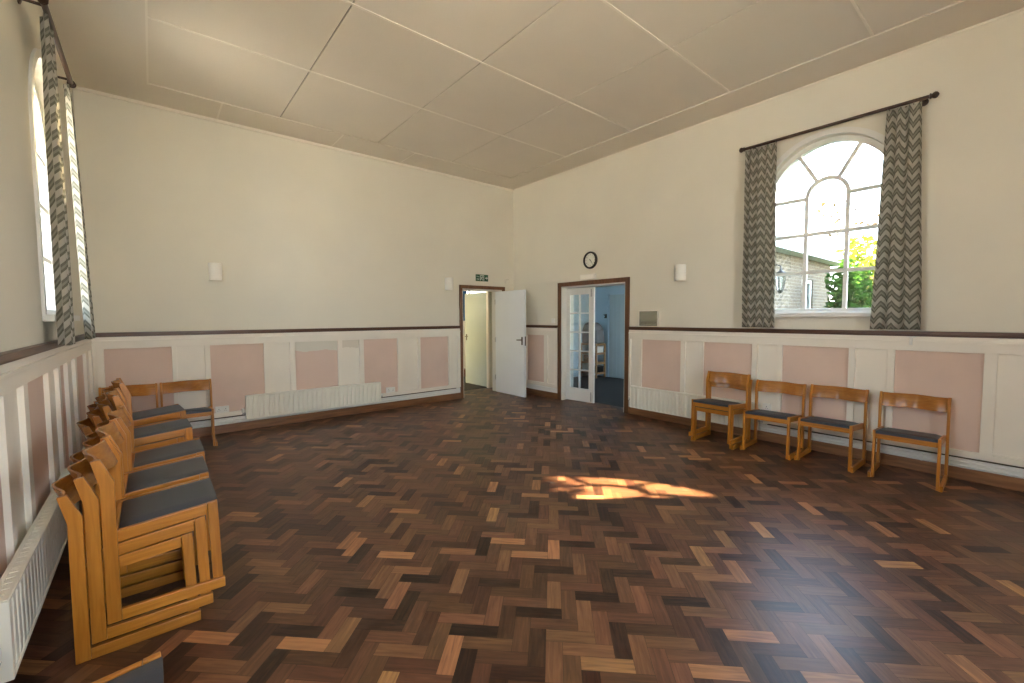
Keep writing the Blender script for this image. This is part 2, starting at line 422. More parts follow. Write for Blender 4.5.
# parquet floor: herringbone blocks, each its own quad with its own tone
def parquet():
    W, Lb = .0765, .2295
    bm = bmesh.new(); uvl = bm.loops.layers.uv.new('UVMap'); cl = bm.loops.layers.float_color.new('tone')
    rnd = random.Random(11)
    c45 = math.cos(PI / 4); ox, oy = -3.1, -4.6
    def put(a0, b0, la, lb, along_a):
        gap = .0006
        pts = [(a0 + gap, b0 + gap), (a0 + la - gap, b0 + gap), (a0 + la - gap, b0 + lb - gap), (a0 + gap, b0 + lb - gap)]
        w = [((a - b) * c45 + ox, (a + b) * c45 + oy) for a, b in pts]
        if max(p[0] for p in w) < XL or min(p[0] for p in w) > T or max(p[1] for p in w) < YF or min(p[1] for p in w) > .66: return
        vs = [bm.verts.new((p[0], p[1], 0)) for p in w]; f = bm.faces.new(vs)
        t = min(1, max(0, rnd.gauss(.45, .13)))
        q = rnd.random()
        if q < .05: t = rnd.uniform(.75, 1.)
        elif q < .2: t = rnd.uniform(.02, .2)
        h = rnd.random(); u0, v0 = rnd.uniform(0, 50), rnd.uniform(0, 50)
        for l, p in zip(f.loops, pts):
            u, v = (p[0] - a0, p[1] - b0) if along_a else (p[1] - b0, p[0] - a0)
            l[uvl].uv = (u + u0, v + v0); l[cl] = (t, h, 0, 1)
    n = 110
    for j in range(-n, n):
        for m in range(-14, 15):
            a = j * W + 2 * Lb * m; b = j * W
            put(a, b, Lb, W, True)
            put(a + Lb, b + W - Lb, W, Lb, False)
    for co, no in (((XL, 0, 0), (-1, 0, 0)), ((T, 0, 0), (1, 0, 0)), ((0, YF, 0), (0, -1, 0)), ((0, .65, 0), (0, 1, 0))):
        bmesh.ops.bisect_plane(bm, geom=bm.verts[:] + bm.edges[:] + bm.faces[:], plane_co=co, plane_no=no, clear_outer=True)
    me = bpy.data.meshes.new('floor'); bm.to_mesh(me); bm.free(); me.materials.append(M['parquet'])
    o = bpy.data.objects.new('floor', me); COL.objects.link(o)
    return tag(o, 'dark brown herringbone parquet floor', 'floor', kind='structure')
fl = parquet()
mb = MB(); mb.box((XL - T, YF - T, -.12), (T, .65, -.0008)); mb.build('floor_base', M['subfloor'], fl)

# ------------------------------------------------------------------ wall panelling, rails, skirting
def wainscot(no, f, s0, s1, cells, label):
    """cells: (start, end, 'p' or 'c'); the gaps between them are stiles"""
    fr = MB()
    wbox(fr, f, s0, s1, 1.253, 1.312, 0, .026)                     # frieze
    wbox(fr, f, s0, s1, 1.238, 1.256, 0, .040)                     # bead under it
    wbox(fr, f, s0, s1, 1.158, 1.240, 0, .031)                     # top rail
    wbox(fr, f, s0, s1, .215, .272, 0, .031)                       # bottom rail
    e = s0
    for a, b, k in cells:
        if a > e: wbox(fr, f, e, a, .27, 1.16, 0, .031)
        e = b
    if s1 > e: wbox(fr, f, e, s1, .27, 1.16, 0, .031)
    o = tag(fr.build('trim_%d' % no, M['cream'], bevel=.003), label, 'panelling', kind='structure')
    for a, b, k in cells:
        pm = MB(); wbox(pm, f, a - .004, b + .004, .262, 1.166, .001, .006)
        p = pm.build('panel', M[{'p': 'pink', 'c': 'cream', 'P': 'pinkfix', 'C': 'creamfix'}[k]], o)
        if k in 'pP': p['label'] = 'dusty pink recessed panel' if k == 'p' else 'pink panel with a cream patch across its top'
    return o
wainscot(2, fB, XL, -1.30, [(-6.175, -6.13, 'c'), (-6.07, -5.465, 'p'), (-5.417, -5.137, 'c'), (-5.078, -4.476, 'p'), (-4.428, -4.150, 'c'),
         (-4.08, -3.49, 'P'), (-3.42, -3.16, 'C'), (-3.09, -2.527, 'p'), (-2.45, -2.16, 'c'), (-2.105, -1.552, 'p'), (-1.48, -1.36, 'c')],
         'pink and cream panelling along the back wall')
wainscot(3, fR, -1.25, 0, [(-1.19, -1.0, 'c'), (-.91, -.43, 'p'), (-.35, -.09, 'c')], 'short run of panelling between the two doors')
wainscot(4, fR, YF, -2.78, [(-9.1, -8.5, 'p'), (-8.42, -8.15, 'c'), (-8.08, -7.48, 'p'), (-7.4, -7.15, 'c'), (-7.08, -6.9, 'p'), (-6.83, -6.55, 'c'), (-6.47, -5.875, 'p'), (-5.82, -5.565, 'c'),
         (-5.506, -4.885, 'p'), (-4.833, -4.615, 'c'), (-4.553, -3.95, 'p'), (-3.93, -3.694, 'c'), (-3.628, -3.006, 'p'), (-2.965, -2.81, 'c')],
         'pink and cream panelling behind the row of chairs on the right')
wainscot(5, fL, YF, 0, [(-6.7, -6.1, 'p'), (-6.0, -5.65, 'c'), (-5.55, -4.95, 'p'), (-4.86, -4.5, 'c'), (-4.4, -3.8, 'p'), (-3.72, -3.4, 'c'), (-3.3, -2.7, 'p'), (-2.62, -2.3, 'c'),
         (-2.22, -1.87, 'p'), (-1.76, -1.42, 'c'), (-1.32, -.62, 'p'), (-.52, -.12, 'c')], 'panelling along the left wall behind the stacked chairs')
def dado(no, f, s0, s1, mat, label):
    mb = MB(); wbox(mb, f, s0, s1, 1.312, 1.346, 0, .050); wbox(mb, f, s0, s1, 1.296, 1.313, 0, .034)
    tag(mb.build('trim_%d' % no, mat, bevel=.005), label, 'dado rail', kind='structure')
dado(6, fB, XL, -1.30, M['browns'], 'dark brown dado rail on the back wall')
dado(7, fR, -1.25, 0, M['browny'], 'short brown dado rail between the two doors')
dado(8, fR, YF, -2.78, M['browny'], 'dark brown dado rail on the right wall')
dado(9, fL, YF, 0, M['browny'], 'dado rail under the curtain on the left wall')
def skirting(name, f, s0, s1, mat, label):
    mb = MB(); wbox(mb, f, s0, s1, 0, .112, 0, .024)
    tag(mb.build(name, mat, bevel=.006), label, 'skirting board', kind='structure')
    mb = MB(); wbox(mb, f, s0, s1, .112, .196, 0, .018)
    return mb
n_trim = 10
for nm, f, a, b, mt, lb in (('baseboard_back', fB, XL, -1.30, M['skirt'], 'brown skirting board along the back wall'),
                            ('baseboard_corner', fR, -1.25, 0, M['skirty'], 'short brown skirting board between the doors'),
                            ('baseboard_right', fR, YF, -2.78, M['skirty'], 'brown skirting board along the right wall'),
                            ('baseboard_left', fL, YF, 0, M['skirty'], 'brown skirting board along the left wall')):
    mb = skirting(nm, f, a, b, mt, lb)
    tag(mb.build('trim_%d' % n_trim, M['white'], bevel=.003), 'white board strip above the ' + lb, 'trim', kind='structure'); n_trim += 1

# heating pipes running above the skirting
def pipe(f, s0, s1, label, z=.168):
    mb = MB()
    mb.tube([f(s0, z, .029), f(s1, z, .029)], .009, 8); mb.tube([f(s0, z - .036, .029), f(s1, z - .036, .029)], .009, 8)
    s = s0 + .2
    while s < s1 - .1:
        wbox(mb, f, s - .008, s + .008, z - .052, z + .016, .018, .040); s += .9
    tag(mb.build('heating_pipe', M['white'], smooth=True), label, 'pipe')
def shadow_line(f, s0, s1, label):  # dark tube that draws the shade line between panelling and white boards
    mb = MB(); mb.tube([f(s0, .206, .027), f(s1, .206, .027)], .0065, 8); tag(mb.build('shadow_line_tube', M['bronze'], smooth=True), label, 'pipe')
shadow_line(fB, XL + .03, -1.40, 'thin dark tube drawn as the shadow line under the panelling of the back wall')
shadow_line(fR, -9.0, -4.75, 'thin dark tube drawn as the shadow line under the panelling behind the right-hand chairs')
pipe(fB, XL + .03, -1.40, 'pair of white heating pipes along the foot of the back wall')
pipe(fR, -9.0, -2.86, 'pair of white heating pipes behind the chairs on the right wall')
pipe(fL, -9.0, -.12, 'pair of white heating pipes behind the stacked chairs on the left')

# ------------------------------------------------------------------ radiators
def radiator(f, s0, s1, z0, z1, label, valve_at):
    r = thing('radiator', label, 'radiator', f((s0 + s1) / 2, 0, 0))
    off = -Vector(r.location)
    g_ = lambda s, z, d: f(s, z, d) + off
    mb = MB()                                    # pressed front and back panels with vertical flutes
    n = int(round((s1 - s0 - .03) / .064)); pw = (s1 - s0 - .03) / n
    for dfront, sgn in ((.105, 1), (.045, -1)):
        prof = [(s0, 0.)]
        for k in range(n):
            q = s0 + .015 + k * pw
            prof += [(q + pw * .06, 0.), (q + pw * .22, .010), (q + pw * .78, .010), (q + pw * .94, 0.)]
        prof.append((s1, 0.))
        zz = [(z0 + .004, 0), (z0 + .03, 1), (z1 - .03, 1), (z1 - .004, 0)]
        grid = [[mb.bm.verts.new(g_(s, z, dfront - (.004 + (.010 - h) * m) * sgn)) for s, h in prof] for z, m in zz]
        for a, b in zip(grid, grid[1:]):
            for k in range(len(prof) - 1): mb.bm.faces.new((a[k], a[k + 1], b[k + 1], b[k]))
    mb.build('panel', M['rad'], r)
    mb = MB()
    wbox(mb, g_, s0, s1, z1 - .012, z1, .045, .108); wbox(mb, g_, s0, s1, z0, z0 + .010, .045, .108)
    wbox(mb, g_, s0 - .004, s0 + .003, z0, z1, .045, .108); wbox(mb, g_, s1 - .003, s1 + .004, z0, z1, .045, .108)
    mb.build('casing', M['rad'], r, bevel=.003)
    mb = MB(); sl = []
    for k in range(int((s1 - s0 - .05) / .05)):
        s = s0 + .03 + k * .05
        sl.append([(s, .064), (s + .03, .064), (s + .03, .092), (s, .092)])
    mb.holed([(s0 + .006, .050), (s1 - .006, .050), (s1 - .006, .104), (s0 + .006, .104)], sl, lambda s, t, d: g_(s, z1 + d, t), .0003, .003)
    mb.build('top_grille', M['rad'], r)
    for s in (s0 + .15, s1 - .15):
        mb = MB(); wbox(mb, g_, s - .015, s + .015, z0 + .07, z1 - .04, .019, .05); mb.build('bracket', M['rad'], r)
    for s, big in ((s0 - .035, valve_at == 's0'), (s1 + .035, valve_at == 's1')):
        mb = MB()
        sg = 1 if s < s0 else -1
        mb.tube([g_(s, .222, .035), g_(s, max(.235, z0 + .03), .07)], .009, 8)
        mb.tube([g_(s, max(.235, z0 + .03), .07), g_(s + sg * .03, max(.235, z0 + .03), .07)], .011, 8)
        v = mb.build('valve', M['steel'], r, smooth=True)
        mb = MB(); a = g_(s, max(.245, z0 + .04), .07)
        mb.lathe([(.010, 0), (.016, .006), (.018, .03), (.017, .055 if big else .03), (.008, .062 if big else .036)], a, (0, 0, 1), 16)
        mb.build('valve_cap', M['plast'], v, smooth=True)
    return r
radiator(fB, -4.715, -2.86, .158, .470, 'long low cream radiator on the back wall under the patched panel', 's0')
radiator(fR, -4.66, -2.865, .125, .450, 'long low cream radiator on the right wall beside the double door', 's0')
radiator(fL, -4.35, -2.45, .15, .455, 'low cream radiator on the left wall behind the chair stacks', 's0')

# ------------------------------------------------------------------ windows
def arched_window(no, f, c, label, detail=True):
    """frame set back in the reveal (depth negative), fanlight bars, one pane, painted architrave, sill"""
    w = thing('window_%d' % no, label, 'window', f(c, ZSILL, 0), kind='structure')
    off = -Vector(w.location); g_ = lambda s, z, d: f(s, z, d) + off
    mb = MB(); mb.holed(arch(c, RO + .055, ZS, ZSILL), [arch(c, RO, ZS, ZSILL + .0)[1:-1] + [(c - RO, ZSILL + .001), (c + RO, ZSILL + .001)]], g_, .018, -.004)
    mb.build('architrave', M['white'], w, bevel=.004)
    mb = MB(); mb.holed(arch(c, RO - .001, ZS, ZSILL + .001), [arch(c, .553, ZS, 1.578)], g_, -.075, -.135)
    mb.build('frame', M['white'], w, bevel=.004)
    mb = MB(); dz0, dz1 = -.09, -.122; h = .0185
    for z in (1.985, 2.408): wbox(mb, g_, c - .56, c + .56, z - h, z + h, dz0 + .003, dz1 - .003)
    for s in (c - .189, c + .189): wbox(mb, g_, s - h, s + h, 1.57, ZS, dz0, dz1)
    n = 20
    ri, ro = .189 - h, .189 + h
    for k in range(n):
        a0, a1 = PI * k / n, PI * (k + 1) / n
        q = [(c + r * math.cos(a), ZS + r * math.sin(a)) for r, a in ((ri, a0), (ro, a0), (ro, a1), (ri, a1))]
        mb.prism([g_(s, z, dz0 + .0015) for s, z in q], g_(0, 0, dz1 - .003) - g_(0, 0, dz0))
    for a in (0, PI / 3, 2 * PI / 3, PI):
        ca, sa = math.cos(a), math.sin(a)
        q = [(c + r * ca + t * -sa, ZS + r * sa + t * ca) for r, t in ((.195, -h), (.56, -h), (.56, h), (.195, h))]
        mb.prism([g_(s, z, dz0) for s, z in q], g_(0, 0, dz1) - g_(0, 0, dz0))
    mb.build('glazing_bars', M['white'], w)
    mb = MB(); mb.holed(arch(c, .556, ZS, 1.572), [], g_, -.104, -.108)
    mb.build('pane', M['glass'], w)
    mb = MB(); wbox(mb, g_, c - RO - .06, c + RO + .06, 1.485, 1.532, .06, -.0); wbox(mb, g_, c - RO + .001, c + RO - .001, ZSILL, 1.545, .0, -.08)
    mb.build('sill', M['white'], w, bevel=.006)
    return w
arched_window(1, fR, R_WIN[0], 'tall arched window with white fanlight bars on the right wall')
arched_window(2, fL, L_WIN[0], 'arched window on the left wall between the chevron curtains')
arched_window(3, fL, L_WIN[1], 'arched window on the left wall beside the camera')
arched_window(4, fR, R_WIN[1], 'arched window on the right wall behind the camera')
for i, (a, b) in enumerate(FW):
    w = thing('window_%d' % (5 + i), 'unseen tall window added behind the camera for daylight', 'window', fF(a, .35, 0), kind='structure')
    off = -Vector(w.location); g_ = lambda s, z, d: fF(s, z, d) + off
    mb = MB(); mb.holed([(a, .35), (b, .35), (b, 3.7), (a, 3.7)], [[(a + .06, .41), ((a + b) / 2 - .03, .41), ((a + b) / 2 - .03, 3.64), (a + .06, 3.64)], [((a + b) / 2 + .03, .41), (b - .06, .41), (b - .06, 3.64), ((a + b) / 2 + .03, 3.64)]], g_, -.08, -.14)
    mb.build('frame', M['white'], w)
    mb = MB(); wbox(mb, g_, a + .05, b - .05, .40, 3.65, -.10, -.105); mb.build('pane', M['glass'], w)

# ------------------------------------------------------------------ curtains and rods
def curtain(f, sa, sb, z0, z1, d, folds, label, mat, gather=.0, amp=.038, ph=0., dbot=0., sbot=(0, 0), grow=0):
    bm = bmesh.new(); uvl = bm.loops.layers.uv.new('UVMap')
    n, m = folds * 14, 24
    base = f((sa + sb) / 2, z0, 0)
    rnd = random.Random(int(abs(sa) * 1000))
    w = [rnd.uniform(.7, 1.3) for _ in range(folds + 1)]
    def P(i, j, side):
        t = i / n; v = j / m
        z = z0 + (z1 - z0) * v
        k = min(int(t * folds), folds - 1)
        a = amp * (w[k] * (1 - (t * folds - k)) + w[k + 1] * (t * folds - k)) * (1 - .45 * v ** 3)
        s0 = sa + sbot[0] * (1 - v); s1 = sb + sbot[1] * ((1 - v) if not grow else .25 + .75 * (1 - v) - .25 * max(0, (v - .96) / .04))
        x = t + .012 * math.sin(9 * v + 5 * t + ph) * (1 - v)
        sn = math.sin(2 * PI * folds * t + ph)
        dd = d + dbot * (1 - v) + a * (sn + .25 * math.sin(4 * PI * folds * t + ph)) + (.004 * math.sin(60 * t) if v > .95 else 0)
        return f(s0 + (s1 - s0) * x, z, dd + side) - base
    lay = []
    for side in (.0015, -.0015):
        lay.append([[bm.verts.new(P(i, j, side)) for i in range(n + 1)] for j in range(m + 1)])
    # cloth length along the wavy top edge for the pattern
    L = [0.]
    for i in range(n): L.append(L[-1] + (P(i + 1, m // 2, 0) - P(i, m // 2, 0)).length)
    for q, g_ in enumerate(lay):
        for j in range(m):
            for i in range(n):
                vs = [(i, j), (i + 1, j), (i + 1, j + 1), (i, j + 1)]
                if q: vs = vs[::-1]
                fc = bm.faces.new([g_[b][a] for a, b in vs])
                for l, (a, b) in zip(fc.loops, vs): l[uvl].uv = (L[a], (z1 - z0) * b / m)
    A, B = lay
    for j in range(m):
        for i in (0, n): bm.faces.new((A[j][i], A[j + 1][i], B[j + 1][i], B[j][i]))
    for i in range(n):
        for j in (0, m): bm.faces.new((A[j][i], A[j][i + 1], B[j][i + 1], B[j][i]))
    bmesh.ops.recalc_face_normals(bm, faces=bm.faces[:])
    me = bpy.data.meshes.new('curtain'); bm.to_mesh(me); bm.free(); me.materials.append(mat)
    for p in me.polygons: p.use_smooth = True
    o = bpy.data.objects.new('curtain', me); COL.objects.link(o); o.location = base
    return tag(o, label, 'curtain', 'chevron curtains' if mat is M['chev'] else None)
curtain(fR, -4.80, -4.462, 1.362, 3.458, .115, 4, 'grey and white chevron curtain left of the arched window on the right wall', M['chev'], ph=.5, sbot=(-.035, -.01), amp=.034)
curtain(fR, -6.00, -5.755, 1.362, 3.458, .115, 3, 'grey and white chevron curtain right of the arched window on the right wall', M['chev'], ph=2.2, sbot=(-.07, .055), amp=.038)
curtain(fL, -1.52, -1.43, 1.325, 3.458, .085, 2, 'chevron curtain on the left wall nearest the back corner', M['chev'], ph=1.2, dbot=.035, sbot=(-.0, .31), amp=.03, grow=1)
curtain(fL, -2.62, -2.22, 1.325, 3.458, .098, 4, 'chevron curtain on the left wall at the near side of its window', M['chev'], ph=.2, amp=.03)
def rod(f, s0, s1, label):
    r = thing('curtain_rod', label, 'curtain rod', f((s0 + s1) / 2, 3.482, .115))
    off = -Vector(r.location); g_ = lambda s, z, d: f(s, z, d) + off
    mb = MB(); mb.tube([g_(s0, 3.482, .115), g_(s1, 3.482, .115)], .0165, 12); mb.build('pole', M['pole'], r, smooth=True)
    ax = (g_(1, 0, 0) - g_(0, 0, 0))
    for s, sg in ((s0, -1), (s1, 1)):
        mb = MB(); mb.lathe([(.018, -.008), (.025, -.005), (.025, .003), (.017, .007), (.024, .016), (.030, .029), (.025, .044), (.011, .054), (0, .058)], g_(s, 3.482, .115), ax * sg, 20)
        mb.build('finial', M['pole'], r, smooth=True)
    for s in (s0 + .06, s1 - .06):
        mb = MB(); mb.tube([g_(s, 3.482, 0), g_(s, 3.482, .115)], .010, 8); mb.lathe([(.035, 0), (.035, .008), (.018, .016)], g_(s, 3.482, 0), g_(0, 0, 1) - g_(0, 0, 0), 18)
        mb.build('bracket', M['pole'], r, smooth=True)
rod(fR, -6.055, -4.44, 'dark wooden curtain rod with turned finials over the arched window on the right')
rod(fL, -2.72, -1.49, 'dark curtain rod over the window on the left wall')

# ------------------------------------------------------------------ doors
# door 1: plain flush door swung open into the hall
def architrave(f, s0, s1, top, w, extra=None, lining=.13):
    mb = MB()
    mb.holed([(s0 - w, 0), (s0, 0), (s0, top), (s1, top), (s1, 0), (s1 + w, 0), (s1 + w, top + w), (s0 - w, top + w)], [], f, .026, -.001)
    return mb
d1 = thing('door_1', 'plain pale flush door standing open into the hall at the back corner', 'door', (D1[1], 0, 0), kind='structure')
off1 = -Vector(d1.location); gB = lambda s, z, d: fB(s, z, d) + off1
architrave(gB, D1[0], D1[1], D1[2], .062).build('architrave', M['brown'], d1, bevel=.005)
mb = MB()                                                    # white lining of the opening
for s0_, s1_ in ((D1[0] - .0, D1[0] + .022), (D1[1] - .022, D1[1])): wbox(mb, gB, s0_, s1_, 0, D1[2], .004, -T)
wbox(mb, gB, D1[0], D1[1], D1[2] - .022, D1[2], .004, -T)
mb.build('lining', M['white'], d1, bevel=.003)
LW = .885
leaf = MB(); leaf.box((-.020, 0, .008), (.020, -LW, 2.0))
hinge = Vector((-.345, .13, 0)) - Vector(d1.location)
lf = leaf.build('door_leaf', M['doorw'], d1, bevel=.003); lf.location = hinge; lf.rotation_euler = (0, 0, math.radians(-.5))
for sx in (-1, 1):                                           # lever handle on a backplate each side
    mb = MB(); mb.box((sx * .020, -LW + .05, .98), (sx * .026, -LW + .085, 1.13)); mb.build('back_plate', M['bronze'], lf, bevel=.002)
    mb = MB(); mb.tube([(sx * .024, -LW + .067, 1.075), (sx * .062, -LW + .067, 1.075), (sx * .068, -LW + .075, 1.075), (sx * .066, -LW + .17, 1.072)], .009, 10)
    mb.build('handle', M['bronze'], lf, smooth=True)
mb = MB(); mb.box((-.012, -LW - .0015, .97), (.012, -LW + .002, 1.14)); mb.build('lock_plate', M['bronze'], lf)
for z in (.25, 1.0, 1.75):
    mb = MB(); mb.tube([(-.024, .004, z), (-.024, .004, z + .1)], .007, 8); mb.build('hinge', M['steel'], lf)

# door 2: pair of glazed doors, near leaf almost shut, the other open into the side room
d2 = thing('door_2', 'white glazed double door in a brown frame, one leaf open', 'door', (0, D2[1], 0), kind='structure')
off2 = -Vector(d2.location); gR = lambda s, z, d: fR(s, z, d) + off2
architrave(gR, D2[0], D2[1], D2[2], .072).build('architrave', M['brown'], d2, bevel=.005)
mb = MB()
for s0_, s1_ in ((D2[0], D2[0] + .022), (D2[1] - .022, D2[1])): wbox(mb, gR, s0_, s1_, 0, D2[2], .004, -T)
wbox(mb, gR, D2[0], D2[1], D2[2] - .022, D2[2], .004, -T)
mb.build('lining', M['white'], d2, bevel=.003)
def glazed_leaf(hinge_loc, rz, sgn):
    """leaf in local coordinates: runs along y from the hinge (y=0) by sgn*.66"""
    Wd, st = .578, .098
    X = lambda a: sgn * a
    md = (.078 + Wd - st) / 2; cols = [(.078, md - .011), (md + .011, Wd - st)]
    z0, z1 = .235, 1.885; n = 5; bar = .022; hgt = (z1 - z0 - bar * (n - 1)) / n
    holes = []; panes = []
    for a, b in cols:
        for k in range(n):
            q0 = z0 + k * (hgt + bar); q1 = q0 + hgt
            holes.append([(X(a), q0), (X(b), q0), (X(b), q1), (X(a), q1)]); panes.append((a, b, q0, q1))
    mb = MB(); mb.holed([(0, .008), (X(Wd), .008), (X(Wd), 2.0), (0, 2.0)], holes, lambda s, z, d: Vector((d, s, z)), -.020, .020)
    l = mb.build('door_leaf', M['white'], d2); l.location = hinge_loc; l.rotation_euler = (0, 0, rz)
    for a, b, q0, q1 in panes:
        mb = MB(); mb.box((-.003, X(a - .003), q0 - .003), (.003, X(b + .003), q1 + .003)); mb.build('pane', M['dglass'], l)
    mb = MB(); mb.box((-.024, X(Wd - .06), .03), (-.020, X(Wd - .04), .19)); mb.box((-.028, X(Wd - .055), .10), (-.022, X(Wd - .045), .12))
    mb.build('bolt', M['steel'], l)
    mb = MB(); mb.box((-.024, X(Wd - .06), 1.84), (-.020, X(Wd - .04), 1.97)); mb.build('bolt', M['steel'], l)
    return l
glazed_leaf(Vector((.125, D2[1] - .024, 0)) - Vector(d2.location), math.radians(6), -1)
glazed_leaf(Vector((.27, D2[0] + .03, 0)) - Vector(d2.location), math.radians(-86), 1)

# ------------------------------------------------------------------ lobby behind door 1
def room_box(name, lo, hi, mat, label, holes=None, cat='wall'):
    mb = MB(); mb.box(lo, hi); return tag(mb.build(name, mat), label, cat, kind='structure')
room_box('floor_lobby', (-2.2, .65, -.10), (1.6, 3.2, .002), M['carpet'], 'dark carpet in the lobby beyond the plain door', cat='floor')
mb = MB(); mb.holed([(-2.2, 0), (-1.02, 0), (-1.02, 2.06), (-.17, 2.06), (-.17, 0), (.28, 0), (.28, 2.6), (-2.2, 2.6)], [], lambda s, z, d: Vector((s, .60 + d, z)), 0, .10)
tag(mb.build('wall_lobby_inner', M['lobby']), 'partition with a second doorway in the lobby', 'wall', kind='structure')
mb = MB(); mb.holed([(.30, 0), (3.2, 0), (3.2, 2.6), (.30, 2.6)], [[(.78, .9), (1.25, .9), (1.25, 2.0), (.78, 2.0)]], lambda s, z, d: Vector((-2.2 - d, s, z)), 0, .1)  # unseen opening added so sky light reaches the inner door leaf
tag(mb.build('wall_lobby_left', M['lobby']), 'left wall of the lobby with an added opening for daylight', 'wall', kind='structure')
room_box('wall_lobby_right', (1.5, .72, 0), (1.6, 3.2, 2.6), M['lobby'], 'right wall of the lobby')
mb = MB(); mb.holed([(-2.2, 0), (1.6, 0), (1.6, 2.6), (-2.2, 2.6)], [[(.15, 1.45), (1.3, 1.45), (1.3, 2.36), (.15, 2.36)]], lambda s, z, d: Vector((s, 2.6 + d, z)), 0, .12)
tag(mb.build('wall_lobby_far', M['lobby']), 'far lobby wall with a bright window', 'wall', kind='structure')
room_box('ceiling_lobby', (-2.3, .30, 2.6), (1.6, 3.2, 2.7), M['lobby'], 'low ceiling of the lobby', cat='ceiling')
w = thing('window_6', 'bright lobby window beside the blue curtain', 'window', (.72, 2.6, 1.45), kind='structure')
mb = MB(); mb.holed([(-.57, 0), (.58, 0), (.58, .91), (-.57, .91)], [[(-.53, .04), (-.02, .04), (-.02, .87), (-.53, .87)], [(.02, .04), (.54, .04), (.54, .87), (.02, .87)]], lambda s, z, d: Vector((s, .03 + d, z)), 0, .05)
mb.build('frame', M['white'], w)
mb = MB(); mb.box((-.54, .05, .03), (.55, .055, .88)); mb.build('pane', M['glass'], w)
curtain(lambda s, z, d: Vector((s, 2.6 - d, z)), .12, .585, 1.41, 2.38, .05, 5, 'blue curtain hanging at the lobby window beyond the plain door', M['blue'], amp=.02)
d3 = thing('door_3', 'grey-green inner lobby door standing open beyond the plain door', 'door', (-.17, .66, 0), kind='structure')
mb = MB(); mb.box((-.02, 0, .008), (.02, .82, 2.03)); l3 = mb.build('door_leaf', M['ldoor'], d3, bevel=.003); l3.location = (.028, .05, 0)
mb = MB(); mb.box((-.026, .74, .98), (-.02, .775, 1.12)); mb.tube([(-.022, .757, 1.07), (-.06, .757, 1.07), (-.062, .66, 1.07)], .009, 8); mb.build('handle', M['bronze'], l3)
mb = MB(); mb.box((-.035, -.075, 0), (.0, -.0, 2.06)); mb.box((-.85, -.075, 0), (-.815, 0, 2.06)); mb.box((-.85, -.075, 2.03), (0, 0, 2.06)); mb.build('frame', M['cream'], d3)
mb = MB(); mb.box((.18, 2.40, .002), (.62, 2.58, .17)); mb.box((.17, 2.39, .17), (.63, 2.585, .19))
tag(mb.build('wooden_step', M['brown'], bevel=.004), 'small dark wooden box step against the far lobby wall', 'step')

# ------------------------------------------------------------------ side room behind door 2
XS2 = 3.06
room_box('floor_side_room', (T, -3.0, -.10), (XS2 + .1, .60, .001), M['dvinyl'], 'dark floor of the side room', cat='floor')
room_box('wall_side_room_far', (XS2, -3.0, 0), (XS2 + .1, .60, 2.6), M['sidew'], 'pale blue far wall of the side room')
room_box('wall_side_room_left', (T, .52, 0), (XS2, .595, 2.6), M['sidew'], 'pale blue left wall of the side room')
room_box('ceiling_side_room', (T, -3.1, 2.6), (XS2 + .1, .60, 2.7), M['lobby'], 'low ceiling of the side room', cat='ceiling')
d4 = thing('door_4', 'blue-grey boarded door on the far wall of the dark side room', 'door', (XS2, -.02, 0), kind='structure')
mb = MB()
for k in range(7): mb.box((-.028, -.03 - k * .11, .01), (-.004, -.03 - k * .11 - .107, 2.03))
l4 = mb.build('door_leaf', M['sided'], d4, bevel=.003)
mb = MB(); mb.box((-.035, .0, 0), (0, .045, 2.09)); mb.box((-.035, -.855, 0), (0, -.81, 2.09)); mb.box((-.035, -.855, 2.045), (0, .045, 2.09)); mb.build('frame', M['sidew'], d4)
mb = MB(); mb.tube([(-.03, -.74, 1.05), (-.075, -.74, 1.05)], .010, 8); mb.lathe([(.012, 0), (.026, .012), (.026, .028), (0, .036)], (-.07, -.74, 1.05), (-1, 0, 0), 16); mb.build('knob', M['black'], l4, smooth=True)
hk = MB(); hk.box((XS2 - .012, .055, 1.46), (XS2, .105, 1.56)); hk.tube([(XS2 - .01, .08, 1.54), (XS2 - .07, .08, 1.53), (XS2 - .085, .08, 1.56)], .009, 8); hk.tube([(XS2 - .01, .08, 1.48), (XS2 - .05, .08, 1.465), (XS2 - .06, .08, 1.49)], .009, 8)
tag(hk.build('coat_hook', M['black']), 'black coat hook on the pale blue wall beside the boarded door', 'hook')
rk = thing('shelf_rack', 'low wooden slatted rack in the dark side room', 'rack', (2.78, .26, 0))
for x in (-.16, .16):
    for y in (-.24, .24):
        mb = MB(); mb.box((x - .018, y - .018, 0), (x + .018, y + .018, .84)); mb.build('post', M['rackw'], rk, bevel=.003)
for z in (.12, .36, .60, .82):
    mb = MB()
    for k in range(5): mb.box((-.17 + k * .072, -.255, z), (-.17 + k * .072 + .055, .255, z + .02))
    for y in (-.24, .24): mb.box((-.15, y - .01, z - .03), (.15, y + .01, z))
    mb.build('shelf', M['rackw'], rk)
mb = MB(); pr = [(-.24, 0), (-.245, .12), (-.22, .32), (-.15, .45), (-.04, .51), (.08, .52), (.17, .47), (.235, .33), (.245, .12), (.24, 0)]
mb.prism([Vector((2.64, .26 + a, .842 + b)) for a, b in pr], (.29, 0, 0))
tag(mb.build('dust_cover', M['grey'], bevel=.03, seg=3), 'rounded grey dust cover standing on the slatted rack', 'cover')

